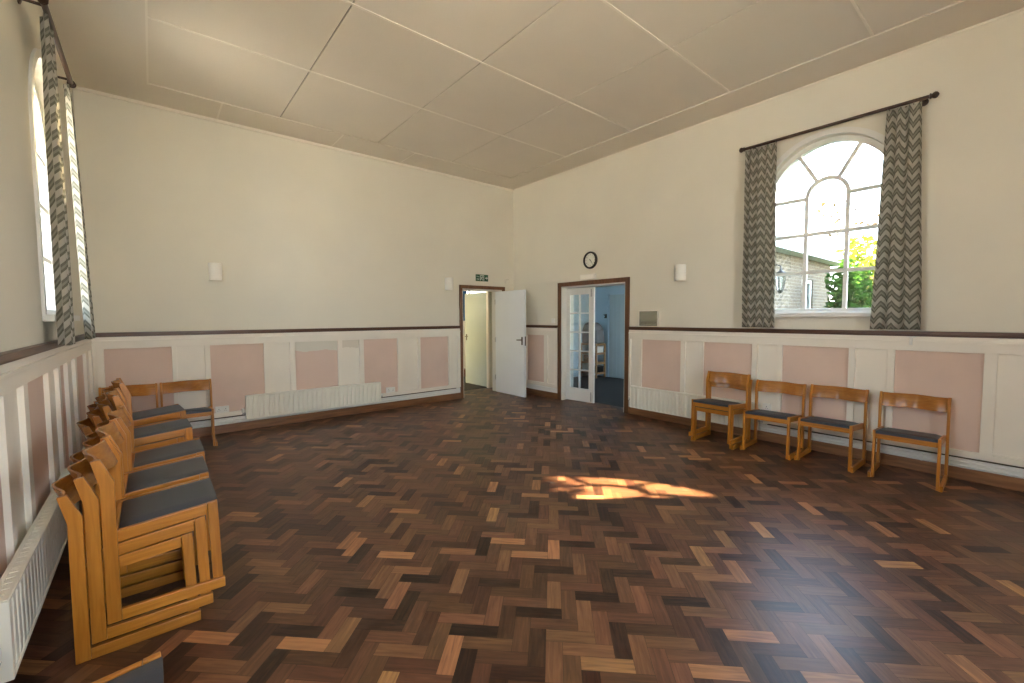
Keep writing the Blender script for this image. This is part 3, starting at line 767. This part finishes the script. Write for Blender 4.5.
for k, (yy, zz, w_, h_, mt, lb) in enumerate(((.12, .1405, .20, .12, 'black', 'black storage box on the lowest shelf of the side room rack'), (.36, .3805, .17, .13, 'brown', 'brown storage box on the second shelf of the side room rack'),
        (.13, .6205, .19, .12, 'cream', 'cream storage box on the third shelf of the side room rack'))):
    bx_ = thing('storage_box', lb, 'box', (2.78, yy, zz), group='boxes on the rack')
    mb = MB(); mb.box((-.12, -w_ / 2, 0), (.12, w_ / 2, h_)); mb.build('box_body', M[mt], bx_, bevel=.004)
    mb = MB(); mb.box((-.125, -w_ / 2 - .005, h_), (.125, w_ / 2 + .005, h_ + .03)); mb.build('lid', M[mt], bx_, bevel=.004)

# ------------------------------------------------------------------ brick wing and garden outside
bw = thing('brick_building', 'single-storey yellow brick wing outside the arched window', 'building', (3.2, -3.2, 0))
gW = lambda s, z, d: Vector((s - 3.2, -d, z))
mb = MB(); mb.holed([(.31, -.3), (8.3, -.3), (8.3, 2.86), (.31, 2.86)], [[(.6, .85), (2.8, .85), (2.8, 2.4), (.6, 2.4)], [(6.15, 1.0), (6.95, 1.0), (6.95, 2.36), (6.15, 2.36)]], gW, 0, -.2)
mb.box((8.1 - 3.2, .2, -.3), (8.3 - 3.2, 6, 2.86))
mb.build('wall', M['brick'], bw)
mb = MB(); mb.box((.31 - 3.2, -.28, 2.98), (8.75 - 3.2, 6, 3.05)); mb.build('roof', M['roof'], bw)
mb = MB(); mb.box((.31 - 3.2, -.30, 2.83), (8.77 - 3.2, -.26, 3.03)); mb.box((8.73 - 3.2, -.30, 2.83), (8.77 - 3.2, 6, 3.03)); mb.box((.31 - 3.2, -.26, 2.84), (8.73 - 3.2, 0, 2.86)); mb.build('fascia', M['fascia'], bw, bevel=.004)
for a, b, t0, t1 in ((.6, 2.8, .85, 2.4), (6.15, 6.95, 1.0, 2.36)):
    m_ = (a + b) / 2
    mb = MB(); mb.holed([(a, t0), (b, t0), (b, t1), (a, t1)], [[(a + .07, t0 + .07), (m_ - .035, t0 + .07), (m_ - .035, t1 - .07), (a + .07, t1 - .07)], [(m_ + .035, t0 + .07), (b - .07, t0 + .07), (b - .07, t1 - .07), (m_ + .035, t1 - .07)]], gW, -.03, -.10)
    mb.box((a - .05 - 3.2, -.06, t0 - .05), (b + .05 - 3.2, .05, t0))
    wf = mb.build('window_frame', M['white'], bw)
    mb = MB(); mb.box((a + .06 - 3.2, .06, t0 + .06), (b - .06 - 3.2, .064, t1 - .06)); mb.build('pane', M['glass'], wf)
mb = MB(); mb.box((5.2 - 3.2, .9, .0), (8.0 - 3.2, .95, 2.7)); mb.build('inner_wall', M['lobby'], bw)
ln = thing('wall_lantern', 'black carriage lantern on the brick wing beside the left curtain', 'lantern', (4.22, -3.2, 2.2))
mb = MB(); mb.box((-.05, -.02, .12), (.05, 0, .34)); mb.tube([(0, -.02, .28), (0, -.12, .34), (0, -.2, .30), (0, -.2, .24)], .014, 8); mb.build('bracket', M['black'], ln, smooth=True)
mb = MB()
mb.lathe([(.0, .27), (.02, .25), (.03, .21), (.12, .15), (.125, .13), (.0, .13)], (0, -.2, 0), (0, 0, 1), 6)
mb.lathe([(.0, -.25), (.03, -.24), (.055, -.2), (.06, -.18), (0, -.18)], (0, -.2, 0), (0, 0, 1), 6)
for k in range(6):
    a = PI / 3 * k; mb.tube([(.10 * math.cos(a), -.2 + .10 * math.sin(a), .13), (.055 * math.cos(a), -.2 + .055 * math.sin(a), -.18)], .009, 6)
mb.build('cage', M['black'], ln)
mb = MB(); mb.lathe([(0, -.178), (.045, -.178), (.09, .128), (0, .128)], (0, -.2, 0), (0, 0, 1), 6); mb.build('lantern_glass', M['dglass'], ln)
mb = MB(); mb.box((.32, -45, -.42), (45, 45, -.30)); tag(mb.build('ground_lawn', M['lawn']), 'lawn outside the arched window', 'lawn', kind='structure')
mb = MB(); mb.box((-45, -45, -.42), (.32, 45, -.30)); tag(mb.build('ground', M['ground']), 'unseen paved yard, kept pale to bounce light into the hall', 'paving', kind='structure')  # unseen ground, made pale to bounce sunlight up to the ceiling

def leaves(parent, blobs, n, size, mat, name, seed):
    rnd = random.Random(seed); bm = bmesh.new()
    tot = sum(b[1][0] * b[1][1] * b[1][2] for b in blobs)
    for c, r in blobs:
        for _ in range(int(n * r[0] * r[1] * r[2] / tot)):
            v = Vector((rnd.gauss(0, 1), rnd.gauss(0, 1), rnd.gauss(0, 1))).normalized() * (rnd.random() ** .4)
            p = Vector(c) + Vector((v.x * r[0], v.y * r[1], v.z * r[2]))
            s = size * rnd.uniform(.6, 1.3)
            u = Vector((rnd.gauss(0, 1), rnd.gauss(0, 1), rnd.gauss(0, .6))).normalized(); w_ = u.orthogonal().normalized()
            w_ = (Matrix.Rotation(rnd.uniform(0, 6.28), 3, u) @ w_)
            k = u.cross(w_) * s * .12
            vs = [bm.verts.new(q) for q in (p - u * s, p - w_ * s * .45 + k, p + u * s, p + w_ * s * .45 + k)]
            bm.faces.new(vs)
    me = bpy.data.meshes.new(name); bm.to_mesh(me); bm.free(); me.materials.append(mat)
    o = bpy.data.objects.new(name, me); COL.objects.link(o); o.parent = parent
    return o
def branchy(parent, base, height, r, seed, spread=.5, n=9, up=.55):
    rnd = random.Random(seed); mb = MB(); b = Vector(base)
    path = [b + Vector((rnd.uniform(-.08, .08) * k, rnd.uniform(-.08, .08) * k, height * k / 5)) for k in range(6)]
    mb.tube(path, [r * (1 - .14 * k) for k in range(6)], 8)
    tips = []
    for k in range(n):
        q = path[2 + k % 4]; a = rnd.uniform(0, 6.28); l = height * spread * rnd.uniform(.5, 1)
        d = Vector((math.cos(a), math.sin(a), up + rnd.uniform(-.1, .4)))
        pts = [q + d * l * t + Vector((0, 0, .12 * l * t * t)) for t in (0, .35, .7, 1)]
        mb.tube(pts, [r * .32, r * .2, r * .12, r * .05], 6); tips.append((pts[2], pts[3]))
        for _ in range(3):
            a2 = a + rnd.uniform(-1.2, 1.2); d2_ = Vector((math.cos(a2), math.sin(a2), rnd.uniform(.1, .9)))
            e = pts[2] + d2_ * l * rnd.uniform(.3, .6); mb.tube([pts[2], (pts[2] + e) / 2 + Vector((0, 0, .05)), e], [r * .11, r * .07, r * .03], 5); tips.append((e, e))
    mb.build('trunk', M['bark'], parent, smooth=True)
    return tips
sh = thing('green_shrub', 'green leafy shrub at the corner of the brick wing outside the window', 'shrub', (6.35, -4.05, -.3))
branchy(sh, (0, 0, 0), 2.2, .05, 3, .2, 8)
leaves(sh, [((0, 0, 1.5), (.55, .42, 1.2)), ((-.2, .05, 2.5), (.38, .34, .6)), ((.3, -.1, 2.2), (.45, .36, .7))], 2600, .085, M['leafd'], 'foliage', 5)
ty = thing('yellow_tree', 'yellow-green leafy tree outside the arched window right of the shrub', 'tree', (10.2, -3.75, -.3))
branchy(ty, (0, 0, 0), 2.8, .08, 9, .45, 10)
leaves(ty, [((0, 0, 2.2), (1.1, .8, 1.4)), ((.1, .35, 3.5), (.7, .55, .75)), ((.3, -.6, 1.6), (1.0, .8, 1.2))], 3400, .10, M['leafy'], 'foliage', 6)
tb = thing('bare_tree', 'thin nearly bare tree against the white sky outside the arched window', 'tree', (13.6, -2.3, -.3))
tp = branchy(tb, (0, 0, 0), 4.6, .05, 21, .34, 18, .45)
leaves(tb, [(t[1], (.42, .42, .32)) for t in tp], 330, .10, M['leafo'], 'foliage', 8)
# tree outside the left wall: keeps the low sun off all but the head of the left window
tl = thing('garden_tree', 'dense leafy tree outside the left wall', 'tree', (-10.6, 1.0, -.3))
branchy(tl, (0, 0, 0), 4.0, .14, 31, .4, 12)
leaves(tl, [((0, 0, 3.82), (1.3, 2.6, 2.25)), ((.2, -1.4, 3.5), (1.2, 1.6, 2.3)), ((.1, 1.2, 3.85), (1.2, 1.8, 2.3))], 16000, .21, M['leafd'], 'foliage', 12)

# ------------------------------------------------------------------ small fittings on the walls
def wall_lamp(f, s, label):
    l = thing('wall_light', label, 'wall light', f(s, 1.99, 0), group='white wall lights')
    off = -Vector(l.location); g_ = lambda a, z, d: f(a, z, d) + off
    mb = MB(); n = 18; r, dp = .072, .095
    out_ = [(s + r * math.cos(PI * k / n), dp * .25 + dp * .75 * math.sin(PI * k / n)) for k in range(n + 1)]
    out_ = [(s + r, 0)] + out_ + [(s - r, 0)]
    inn = [(s + (r - .005) * (a - s) / r, max(0, b - .005)) for a, b in out_]
    A = [[mb.bm.verts.new(g_(a, z, b)) for a, b in q] for z in (1.985, 2.205) for q in (out_, inn)]
    m = len(out_)
    for i in range(m - 1):
        mb.bm.faces.new((A[0][i], A[0][i + 1], A[2][i + 1], A[2][i])); mb.bm.faces.new((A[1][i], A[3][i], A[3][i + 1], A[1][i + 1]))
        mb.bm.faces.new((A[0][i], A[1][i], A[1][i + 1], A[0][i + 1])); mb.bm.faces.new((A[2][i], A[2][i + 1], A[3][i + 1], A[3][i]))
    mb.build('lamp_shade', M['lamp'], l, smooth=True)
    mb = MB(); wbox(mb, g_, s - .05, s + .05, 2.04, 2.15, 0, .015); mb.tube([g_(s, 2.09, .012), g_(s, 2.09, .045), g_(s, 2.10, .045)], .012, 8); mb.build('bracket', M['plast'], l)
    mb = MB(); mb.lathe([(.008, 0), (.018, .02), (.02, .05), (0, .07)], g_(s, 2.10, .045), (0, 0, 1), 14); mb.build('bulb', M['lamp'], l, smooth=True)
wall_lamp(fB, -4.985, 'white half-round wall light on the back wall near the left corner')
wall_lamp(fB, -1.52, 'white half-round wall light on the back wall left of the exit sign')
wall_lamp(fR, -3.60, 'white half-round wall light on the right wall between door and window')

es = thing('exit_sign', 'green and white emergency exit sign above the plain door', 'sign', (-.782, 0, 2.242))
mb = MB(); mb.box((-.143, -.006, -.062), (.143, 0, .062)); mb.build('board', M['green'], es, bevel=.001)
mb = MB()   # running figure in a doorway, and an arrow
q = -.0068
mb.prism([(-.045, q, -.05), (-.045, q, .05), (.048, q, .05), (.048, q, -.05), (.036, q, -.05), (.036, q, .038), (-.033, q, .038), (-.033, q, -.05)], (0, .001, 0))
def seg(x0, z0, x1, z1, w_):
    d_ = Vector((x1 - x0, 0, z1 - z0)).normalized(); n_ = Vector((-d_.z, 0, d_.x)) * w_ / 2
    a = Vector((x0, q, z0)); b = Vector((x1, q, z1)); mb.prism([a - n_, b - n_, b + n_, a + n_], (0, .001, 0))
for s_ in ((.0, .012, -.010, -.014, .014), (-.010, -.014, .012, -.030, .010), (.012, -.030, .014, -.048, .009), (-.010, -.014, -.024, -.030, .009), (-.024, -.030, -.040, -.030, .008),
           (.0, .012, .020, .002, .008), (.020, .002, .030, .010, .007), (.0, .012, -.018, .010, .008), (-.018, .010, -.026, -.004, .007)): seg(*s_)
mb.lathe([(0, 0), (.008, 0), (.008, .001), (0, .001)], (.006, q, .024), (0, 1, 0), 14)
seg(.075, 0, .115, 0, .016); mb.prism([(.108, q, .028), (.108, q, -.028), (.134, q, 0)], (0, .001, 0))
mb.build('pictogram', M['signw'], es)
rotB = Matrix.Rotation(PI / 2, 4, 'X')
text_mesh('lettering', 'Fire', .040, M['signw'], Matrix.Translation((-.094, -.0065, .022)) @ rotB, es)
text_mesh('lettering', 'exit', .040, M['signw'], Matrix.Translation((-.094, -.0065, -.022)) @ rotB, es)

# clock on the right wall, facing -x
ck = thing('wall_clock', 'round black-rimmed wall clock above the double door', 'clock', (0, -2.0, 2.432))
mb = MB(); mb.lathe([(.112, .012), (.112, .030), (.118, .038), (.134, .038), (.142, .026), (.142, 0), (.0, 0)], (0, 0, 0), (-1, 0, 0), 48)
mb.build('rim', M['black'], ck, smooth=True)
mb = MB(); mb.lathe([(0, .012), (.114, .012), (.114, .014), (0, .014)], (0, 0, 0), (-1, 0, 0), 48); mb.build('dial', M['face'], ck)
rotR = Matrix(((0, 0, -1, 0), (-1, 0, 0, 0), (0, 1, 0, 0), (0, 0, 0, 1)))      # text x -> -y, y -> z, normal -> -x
for k in range(1, 13):
    a = PI / 2 - k * PI / 6
    text_mesh('numeral', str(k), .030, M['black'], Matrix.Translation((-.0145, -.090 * math.cos(a), .090 * math.sin(a))) @ rotR, ck, .0005)
def hand(ang, l, w_):
    mb = MB(); a = PI / 2 - ang; d_ = Vector((0, -math.cos(a), math.sin(a))); n_ = Vector((0, math.sin(a), math.cos(a)))
    o_ = Vector((-.0165, 0, 0)); mb.prism([o_ - d_ * .02 - n_ * w_, o_ + d_ * l - n_ * w_ * .5, o_ + d_ * l + n_ * w_ * .5, o_ - d_ * .02 + n_ * w_], (-.001, 0, 0))
    mb.build('hand', M['black'], ck)
hand(2 * PI * 4.6 / 12, .055, .005); hand(2 * PI * 24 / 60, .082, .0035)
mb = MB(); mb.lathe([(0, 0), (.007, 0), (.007, .004), (0, .004)], (-.0165, 0, 0), (-1, 0, 0), 12); mb.build('hub', M['black'], ck)

mb = MB(); mb.box((-.045, -2.125, 2.115), (0, -1.80, 2.205)); o = MB()
pl = tag(mb.build('emergency_light', M['plast'], bevel=.012), 'slim pale emergency light box above the double door', 'emergency light')
mb = MB(); mb.box((-.052, -2.10, 2.125), (-.044, -1.825, 2.19)); mb.build('diffuser', M['lamp'], pl, bevel=.003)

mr = thing('mirror', 'small square mirror standing on the dado rail right of the double door', 'mirror', (-.03, -3.118, 1.347))
mb = MB(); mb.box((-.008, -.156, .004), (-.004, .156, .232)); mb.build('glass', M['mirror'], mr)
mb = MB(); mb.holed([(-.162, 0), (.162, 0), (.162, .238), (-.162, .238)], [[(-.15, .010), (.15, .010), (.15, .228), (-.15, .228)]], lambda s, z, d: Vector((d, s, z)), -.012, -.002); mb.build('frame', M['cream'], mr)
mb = MB(); mb.box((-.003, -.158, .002), (.026, .158, .234)); mb.build('backing', M['cream'], mr)

def socket(f, s, z, w_, label):
    k = thing('wall_socket', label, 'socket', f(s, z, .006))
    off = -Vector(k.location); g_ = lambda a, zz, d: f(a, zz, d) + off
    mb = MB(); wbox(mb, g_, s - w_ / 2, s + w_ / 2, z - .043, z + .043, .006, .034); mb.build('face_plate', M['plast'], k, bevel=.004)
    for q_ in ((-.25, .25) if w_ > .1 else (0,)):
        c = s + q_ * w_
        mb = MB(); wbox(mb, g_, c - .006, c + .006, z + .018, z + .036, .034, .038); mb.build('switch', M['white'], k)
        mb = MB()
        wbox(mb, g_, c - .0035, c + .0035, z + .002, z + .012, .0335, .0345)
        for e_ in (-.011, .011): wbox(mb, g_, c + e_ - .004, c + e_ + .004, z - .015, z - .010, .0335, .0345)
        mb.build('pin_holes', M['black'], k)
socket(fB, -4.975, .315, .150, 'white double socket left of the back-wall radiator')
socket(fB, -2.66, .315, .150, 'white double socket right of the back-wall radiator')
socket(fR, -4.735, .41, .088, 'white single socket behind the second chair of the right-hand row')
mb = MB(); wbox(mb, fR, -1.175, -1.09, 1.385, 1.47, 0, .012); sw = tag(mb.build('light_switch', M['plast'], bevel=.003), 'white light switch left of the double door frame', 'switch')
mb = MB(); wbox(mb, fR, -1.145, -1.12, 1.41, 1.445, .012, .017); mb.build('rocker', M['white'], sw)
mb = MB(); mb.lathe([(.055, 0), (.055, .014), (.040, .028), (.0, .030)], (-.17, 0, 2.20), (0, -1, 0), 24)  # round wall unit, taken for an alarm sounder
sd = tag(mb.build('alarm_sounder', M['wall'], smooth=True), 'cream round alarm sounder in the back corner above the plain door', 'alarm')
mb = MB(); mb.lathe([(.020, 0), (.018, .008), (0, .009)], (-.17, -.029, 2.20), (0, -1, 0), 16); mb.build('cap', M['wall'], sd, smooth=True)
mb = MB(); wbox(mb, fR, -1.26, -.01, 2.128, 2.144, 0, .014); tag(mb.build('cable_trunking', M['wall'], bevel=.002), 'thin cream cable trunking from the corner to the double door', 'trunking')
mb = MB(); mb.tube([fR(-5.99, 1.29, .036), fR(-5.99, 1.245, .055), fR(-5.99, 1.215, .055)], .012, 10); wbox(mb, fR, -6.02, -5.96, 1.285, 1.296, .026, .055)
tag(mb.build('pipe_clip', M['white']), 'small white pipe clip on the frieze above the last chair', 'clip')

# ------------------------------------------------------------------ the chair
def make_chair():
    """origin on the floor under the seat, faces local +y; u measured from the rear foot"""
    root = thing('stacking_chair', 'x', 'chair')
    U = lambda u: u - .22
    Wd, t = .25, .022
    def side(pts, w0, w1, name, mat, bev=.0035):
        mb = MB(); mb.prism([(w0, U(u), z) for u, z in pts], (w1 - w0, 0, 0)); mb.build(name, M[mat], root, bevel=bev)
    for sg in (-1, 1):
        o0, o1 = sg * (Wd - t), sg * Wd              # outer plane: rear leg with the cranked upright, runner
        i0, i1 = sg * (Wd - 2 * t - .0005), sg * (Wd - t - .0005)   # inner plane: front leg, side rail
        side([(0, 0), (.050, 0), (.049, .645), (.006, .752), (-.026, .747), (.001, .625)], o0, o1, 'leg', 'beechz')
        side([(.0505, .0), (.445, .0), (.445, .050), (.0505, .052)], o0, o1, 'runner', 'beechy')
        side([(.397, .004), (.440, .004), (.428, .446), (.384, .442)], i0, i1, 'leg', 'beechz')
        side([(.004, .352), (.383, .386), (.383, .440), (.004, .407)], i0, i1, 'side_rail', 'beechy')
    iw = Wd - 2 * t - .001
    mb = MB(); mb.box((-iw, U(.402), .368), (iw, U(.424), .414)); mb.build('front_rail', M['beechx'], root, bevel=.003)
    mb = MB(); mb.box((-iw, U(.030), .364), (iw, U(.050), .402)); mb.build('back_rail', M['beechx'], root, bevel=.003)
    # upholstered seat: soft-edged sloping pad
    mb = MB(); n = 10
    def top(a, b):
        e = min(1, min(a, 1 - a) * 9, min(b, 1 - b) * 9); return .012 * math.sin(e * PI / 2)
    u0, u1 = .052, .432
    zt = lambda u: .402 + (u - .004) * .092
    V = {}
    for i in range(n + 1):
        for j in range(n + 1):
            w_ = -iw + 2 * iw * i / n; u = u0 + (u1 - u0) * j / n
            V[i, j] = mb.bm.verts.new((w_, U(u), zt(u) + top(i / n, j / n) - .002))
            V[i, j, 1] = mb.bm.verts.new((w_, U(u), zt(u) - .026))
    for i in range(n):
        for j in range(n):
            mb.bm.faces.new((V[i, j], V[i + 1, j], V[i + 1, j + 1], V[i, j + 1])); mb.bm.faces.new((V[i, j, 1], V[i, j + 1, 1], V[i + 1, j + 1, 1], V[i + 1, j, 1]))
    for k in range(n):
        for a, b in (((k, 0), (k + 1, 0)), ((k + 1, n), (k, n)), ((0, k + 1), (0, k)), ((n, k), (n, k + 1))):
            mb.bm.faces.new((V[a], V[a + (1,)], V[b + (1,)], V[b]))
    mb.build('seat', M['vinyl'], root, smooth=True)
    # curved plywood backrest: flat tabs on the uprights, bowed backwards between them
    mb = MB(); n = 28; wi = Wd - .0005
    rows = []
    for z, lean in ((.618, .012), (.745, -.034)):
        for off in (.016, .004):
            r = []
            for k in range(n + 1):
                w_ = -(Wd - t - .001) + 2 * (Wd - t - .001) * k / n
                q_ = min(1, max(0, (abs(w_) - 0) / .185)); bow = -.052 * (math.cos(q_ * PI) + 1) / 2
                r.append(mb.bm.verts.new((w_, U(lean + off + .012 + bow), z)))
            rows.append(r)
    a, b, c, d = rows      # low front, low back, high front, high back
    for k in range(n):
        mb.bm.faces.new((a[k], a[k + 1], c[k + 1], c[k])); mb.bm.faces.new((b[k + 1], b[k], d[k], d[k + 1]))
        mb.bm.faces.new((a[k + 1], a[k], b[k], b[k + 1])); mb.bm.faces.new((c[k], c[k + 1], d[k + 1], d[k]))
    for k in (0, n): mb.bm.faces.new((a[k], c[k], d[k], b[k]))
    mb.build('backrest', M['ply'], root, bevel=.002, smooth=True)
    return root
proto = make_chair(); first = [True]
def chair(x, y, z, rz, label, group):
    r = proto if first[0] else copy_tree(proto)
    first[0] = False
    r.location = (x, y, z); r.rotation_euler = (0, 0, rz)
    return tag(r, label, 'chair', group)
STEP_U, STEP_Z = .0535, .0655
def stack(xrear, ynear, n, deg, labels, group, face):
    """face: +1 looks towards +x, -1 towards -x; xrear is the rear foot"""
    for k in range(n):
        a = math.radians(deg)
        fwd = Vector((math.cos(a), math.sin(a), 0)) * face
        c = Vector((xrear, ynear + .25, 0)) + fwd * (.22 + STEP_U * k)
        rz = (-PI / 2 if face > 0 else PI / 2) + a
        chair(c.x, c.y, STEP_Z * k, rz, labels[k], group)
GL = 'chairs stacked along the left wall'
def lab3(where): return ['lowest beech chair in the %s' % where, 'middle beech chair in the %s' % where, 'topmost beech chair in the %s' % where]
stack(-5.951, -4.15, 3, 0, lab3('nearest tall stack by the left wall'), GL, 1)
stack(-5.945, -3.63, 3, 0, lab3('second stack from the front along the left wall'), GL, 1)
stack(-5.925, -3.11, 3, 0, lab3('third stack from the front along the left wall'), GL, 1)
stack(-6.02, -2.56, 4, 2, ['lowest beech chair in the fourth stack from the front along the left wall', 'second beech chair up in the fourth stack along the left wall',
      'third beech chair up in the fourth stack along the left wall', 'topmost beech chair in the fourth stack from the front along the left wall'], GL, 1)
stack(-6.03, -1.77, 4, 5, ['lowest beech chair of the farthest left stack, nearest the corner', 'second beech chair up in the farthest left stack', 'third beech chair up in the farthest left stack', 'topmost beech chair of the farthest left stack, nearest the corner'], GL, 1)
stack(-6.085, -5.49, 1, 0, ['lone beech chair at the bottom left edge, only its seat corner showing'], GL, 1)
GR = 'chairs lined up along the right wall'
stack(-.235, -4.645, 2, -1, ['lower beech chair of the stacked pair beside the radiator', 'upper beech chair of the stacked pair beside the radiator'], GR, -1)
stack(-.160, -5.170, 1, 1, ['single beech chair with slate seat next to the stacked pair'], GR, -1)
stack(-.105, -5.700, 1, -1, ['single beech chair below the left half of the arched window'], GR, -1)
stack(-.115, -6.290, 1, 1.5, ['last beech chair of the right-hand row, farthest from the doors'], GR, -1)
GB = 'chairs against the back wall'
chair(-5.345, -.43, 0, PI, 'beech chair facing forward against the back wall, beside the socket', GB)
chair(-5.865, -.45, 0, PI, 'beech chair in the back left corner, half hidden by the stacks', GB)

# ------------------------------------------------------------------ light
SUN_D = Vector((1., -.715, -.775)).normalized()
sun = bpy.data.lights.new('sun', 'SUN'); sun.energy = 34.; sun.angle = math.radians(.6); sun.color = (1., .81, .56)
so = bpy.data.objects.new('sun', sun); COL.objects.link(so); so.rotation_euler = SUN_D.to_track_quat('-Z', 'Y').to_euler()
wd = bpy.data.worlds.new('sky'); scn.world = wd; wd.use_nodes = True
nt = wd.node_tree; nt.nodes.clear()
out = nt.nodes.new('ShaderNodeOutputWorld'); bg = nt.nodes.new('ShaderNodeBackground'); bg.inputs['Strength'].default_value = 4.0
tc = nt.nodes.new('ShaderNodeTexCoord'); sx = nt.nodes.new('ShaderNodeSeparateXYZ'); rp = nt.nodes.new('ShaderNodeValToRGB')
nt.links.new(tc.outputs['Generated'], sx.inputs[0]); nt.links.new(sx.outputs['Z'], rp.inputs['Fac'])
rp.color_ramp.elements[0].position = 0.; rp.color_ramp.elements[0].color = (1., .98, .94, 1)
rp.color_ramp.elements[1].position = .8; rp.color_ramp.elements[1].color = (.46, .66, 1., 1)
e_ = rp.color_ramp.elements.new(.25); e_.color = (.70, .85, 1., 1)
nt.links.new(rp.outputs[0], bg.inputs['Color']); nt.links.new(bg.outputs[0], out.inputs['Surface'])
def portal(loc, rot, sx_, sy_):
    l = bpy.data.lights.new('window_portal', 'AREA'); l.shape = 'RECTANGLE'; l.size = sx_; l.size_y = sy_; l.energy = 1
    l.cycles.is_portal = True
    o = bpy.data.objects.new('window_portal', l); COL.objects.link(o); o.location = loc; o.rotation_euler = rot
for c in R_WIN: portal((.2, c, 2.48), (PI / 2, 0, PI / 2), 1.2, 1.95)
for c in L_WIN: portal((XL - .2, c, 2.48), (PI / 2, 0, -PI / 2), 1.2, 1.95)
for a, b in FW: portal(((a + b) / 2, YF - .2, 2.0), (PI / 2, 0, PI), b - a, 3.35)

# ------------------------------------------------------------------ camera
f_, pitch, roll, yaw, cx, cy, ch = 434.2063, .0563675, -.00494, .6919011, -5.637417, -6.748378, 1.5
fw = Vector((math.sin(yaw) * math.cos(pitch), math.cos(yaw) * math.cos(pitch), -math.sin(pitch)))
r = Vector((math.cos(yaw), -math.sin(yaw), 0)); u = r.cross(fw)
r2 = r * math.cos(roll) + u * math.sin(roll); u2 = u * math.cos(roll) - r * math.sin(roll)
cam = bpy.data.cameras.new('camera'); cam.sensor_width = 36; cam.lens = f_ * 36 / 1024; cam.clip_start = .05; cam.clip_end = 200
co = bpy.data.objects.new('camera', cam); COL.objects.link(co)
co.matrix_world = Matrix(((r2.x, u2.x, -fw.x, cx), (r2.y, u2.y, -fw.y, cy), (r2.z, u2.z, -fw.z, ch), (0, 0, 0, 1)))
scn.camera = co

vs = scn.view_settings
vs.view_transform = 'Standard'; vs.look = 'None'; vs.gamma = 1; vs.use_curve_mapping = False; vs.exposure = 2.05
cy_ = scn.cycles
cy_.max_bounces = 14; cy_.diffuse_bounces = 8; cy_.glossy_bounces = 5; cy_.transparent_max_bounces = 16; cy_.transmission_bounces = 6
cy_.caustics_reflective = False; cy_.caustics_refractive = False; cy_.sample_clamp_indirect = 8
cy_.use_denoising = True
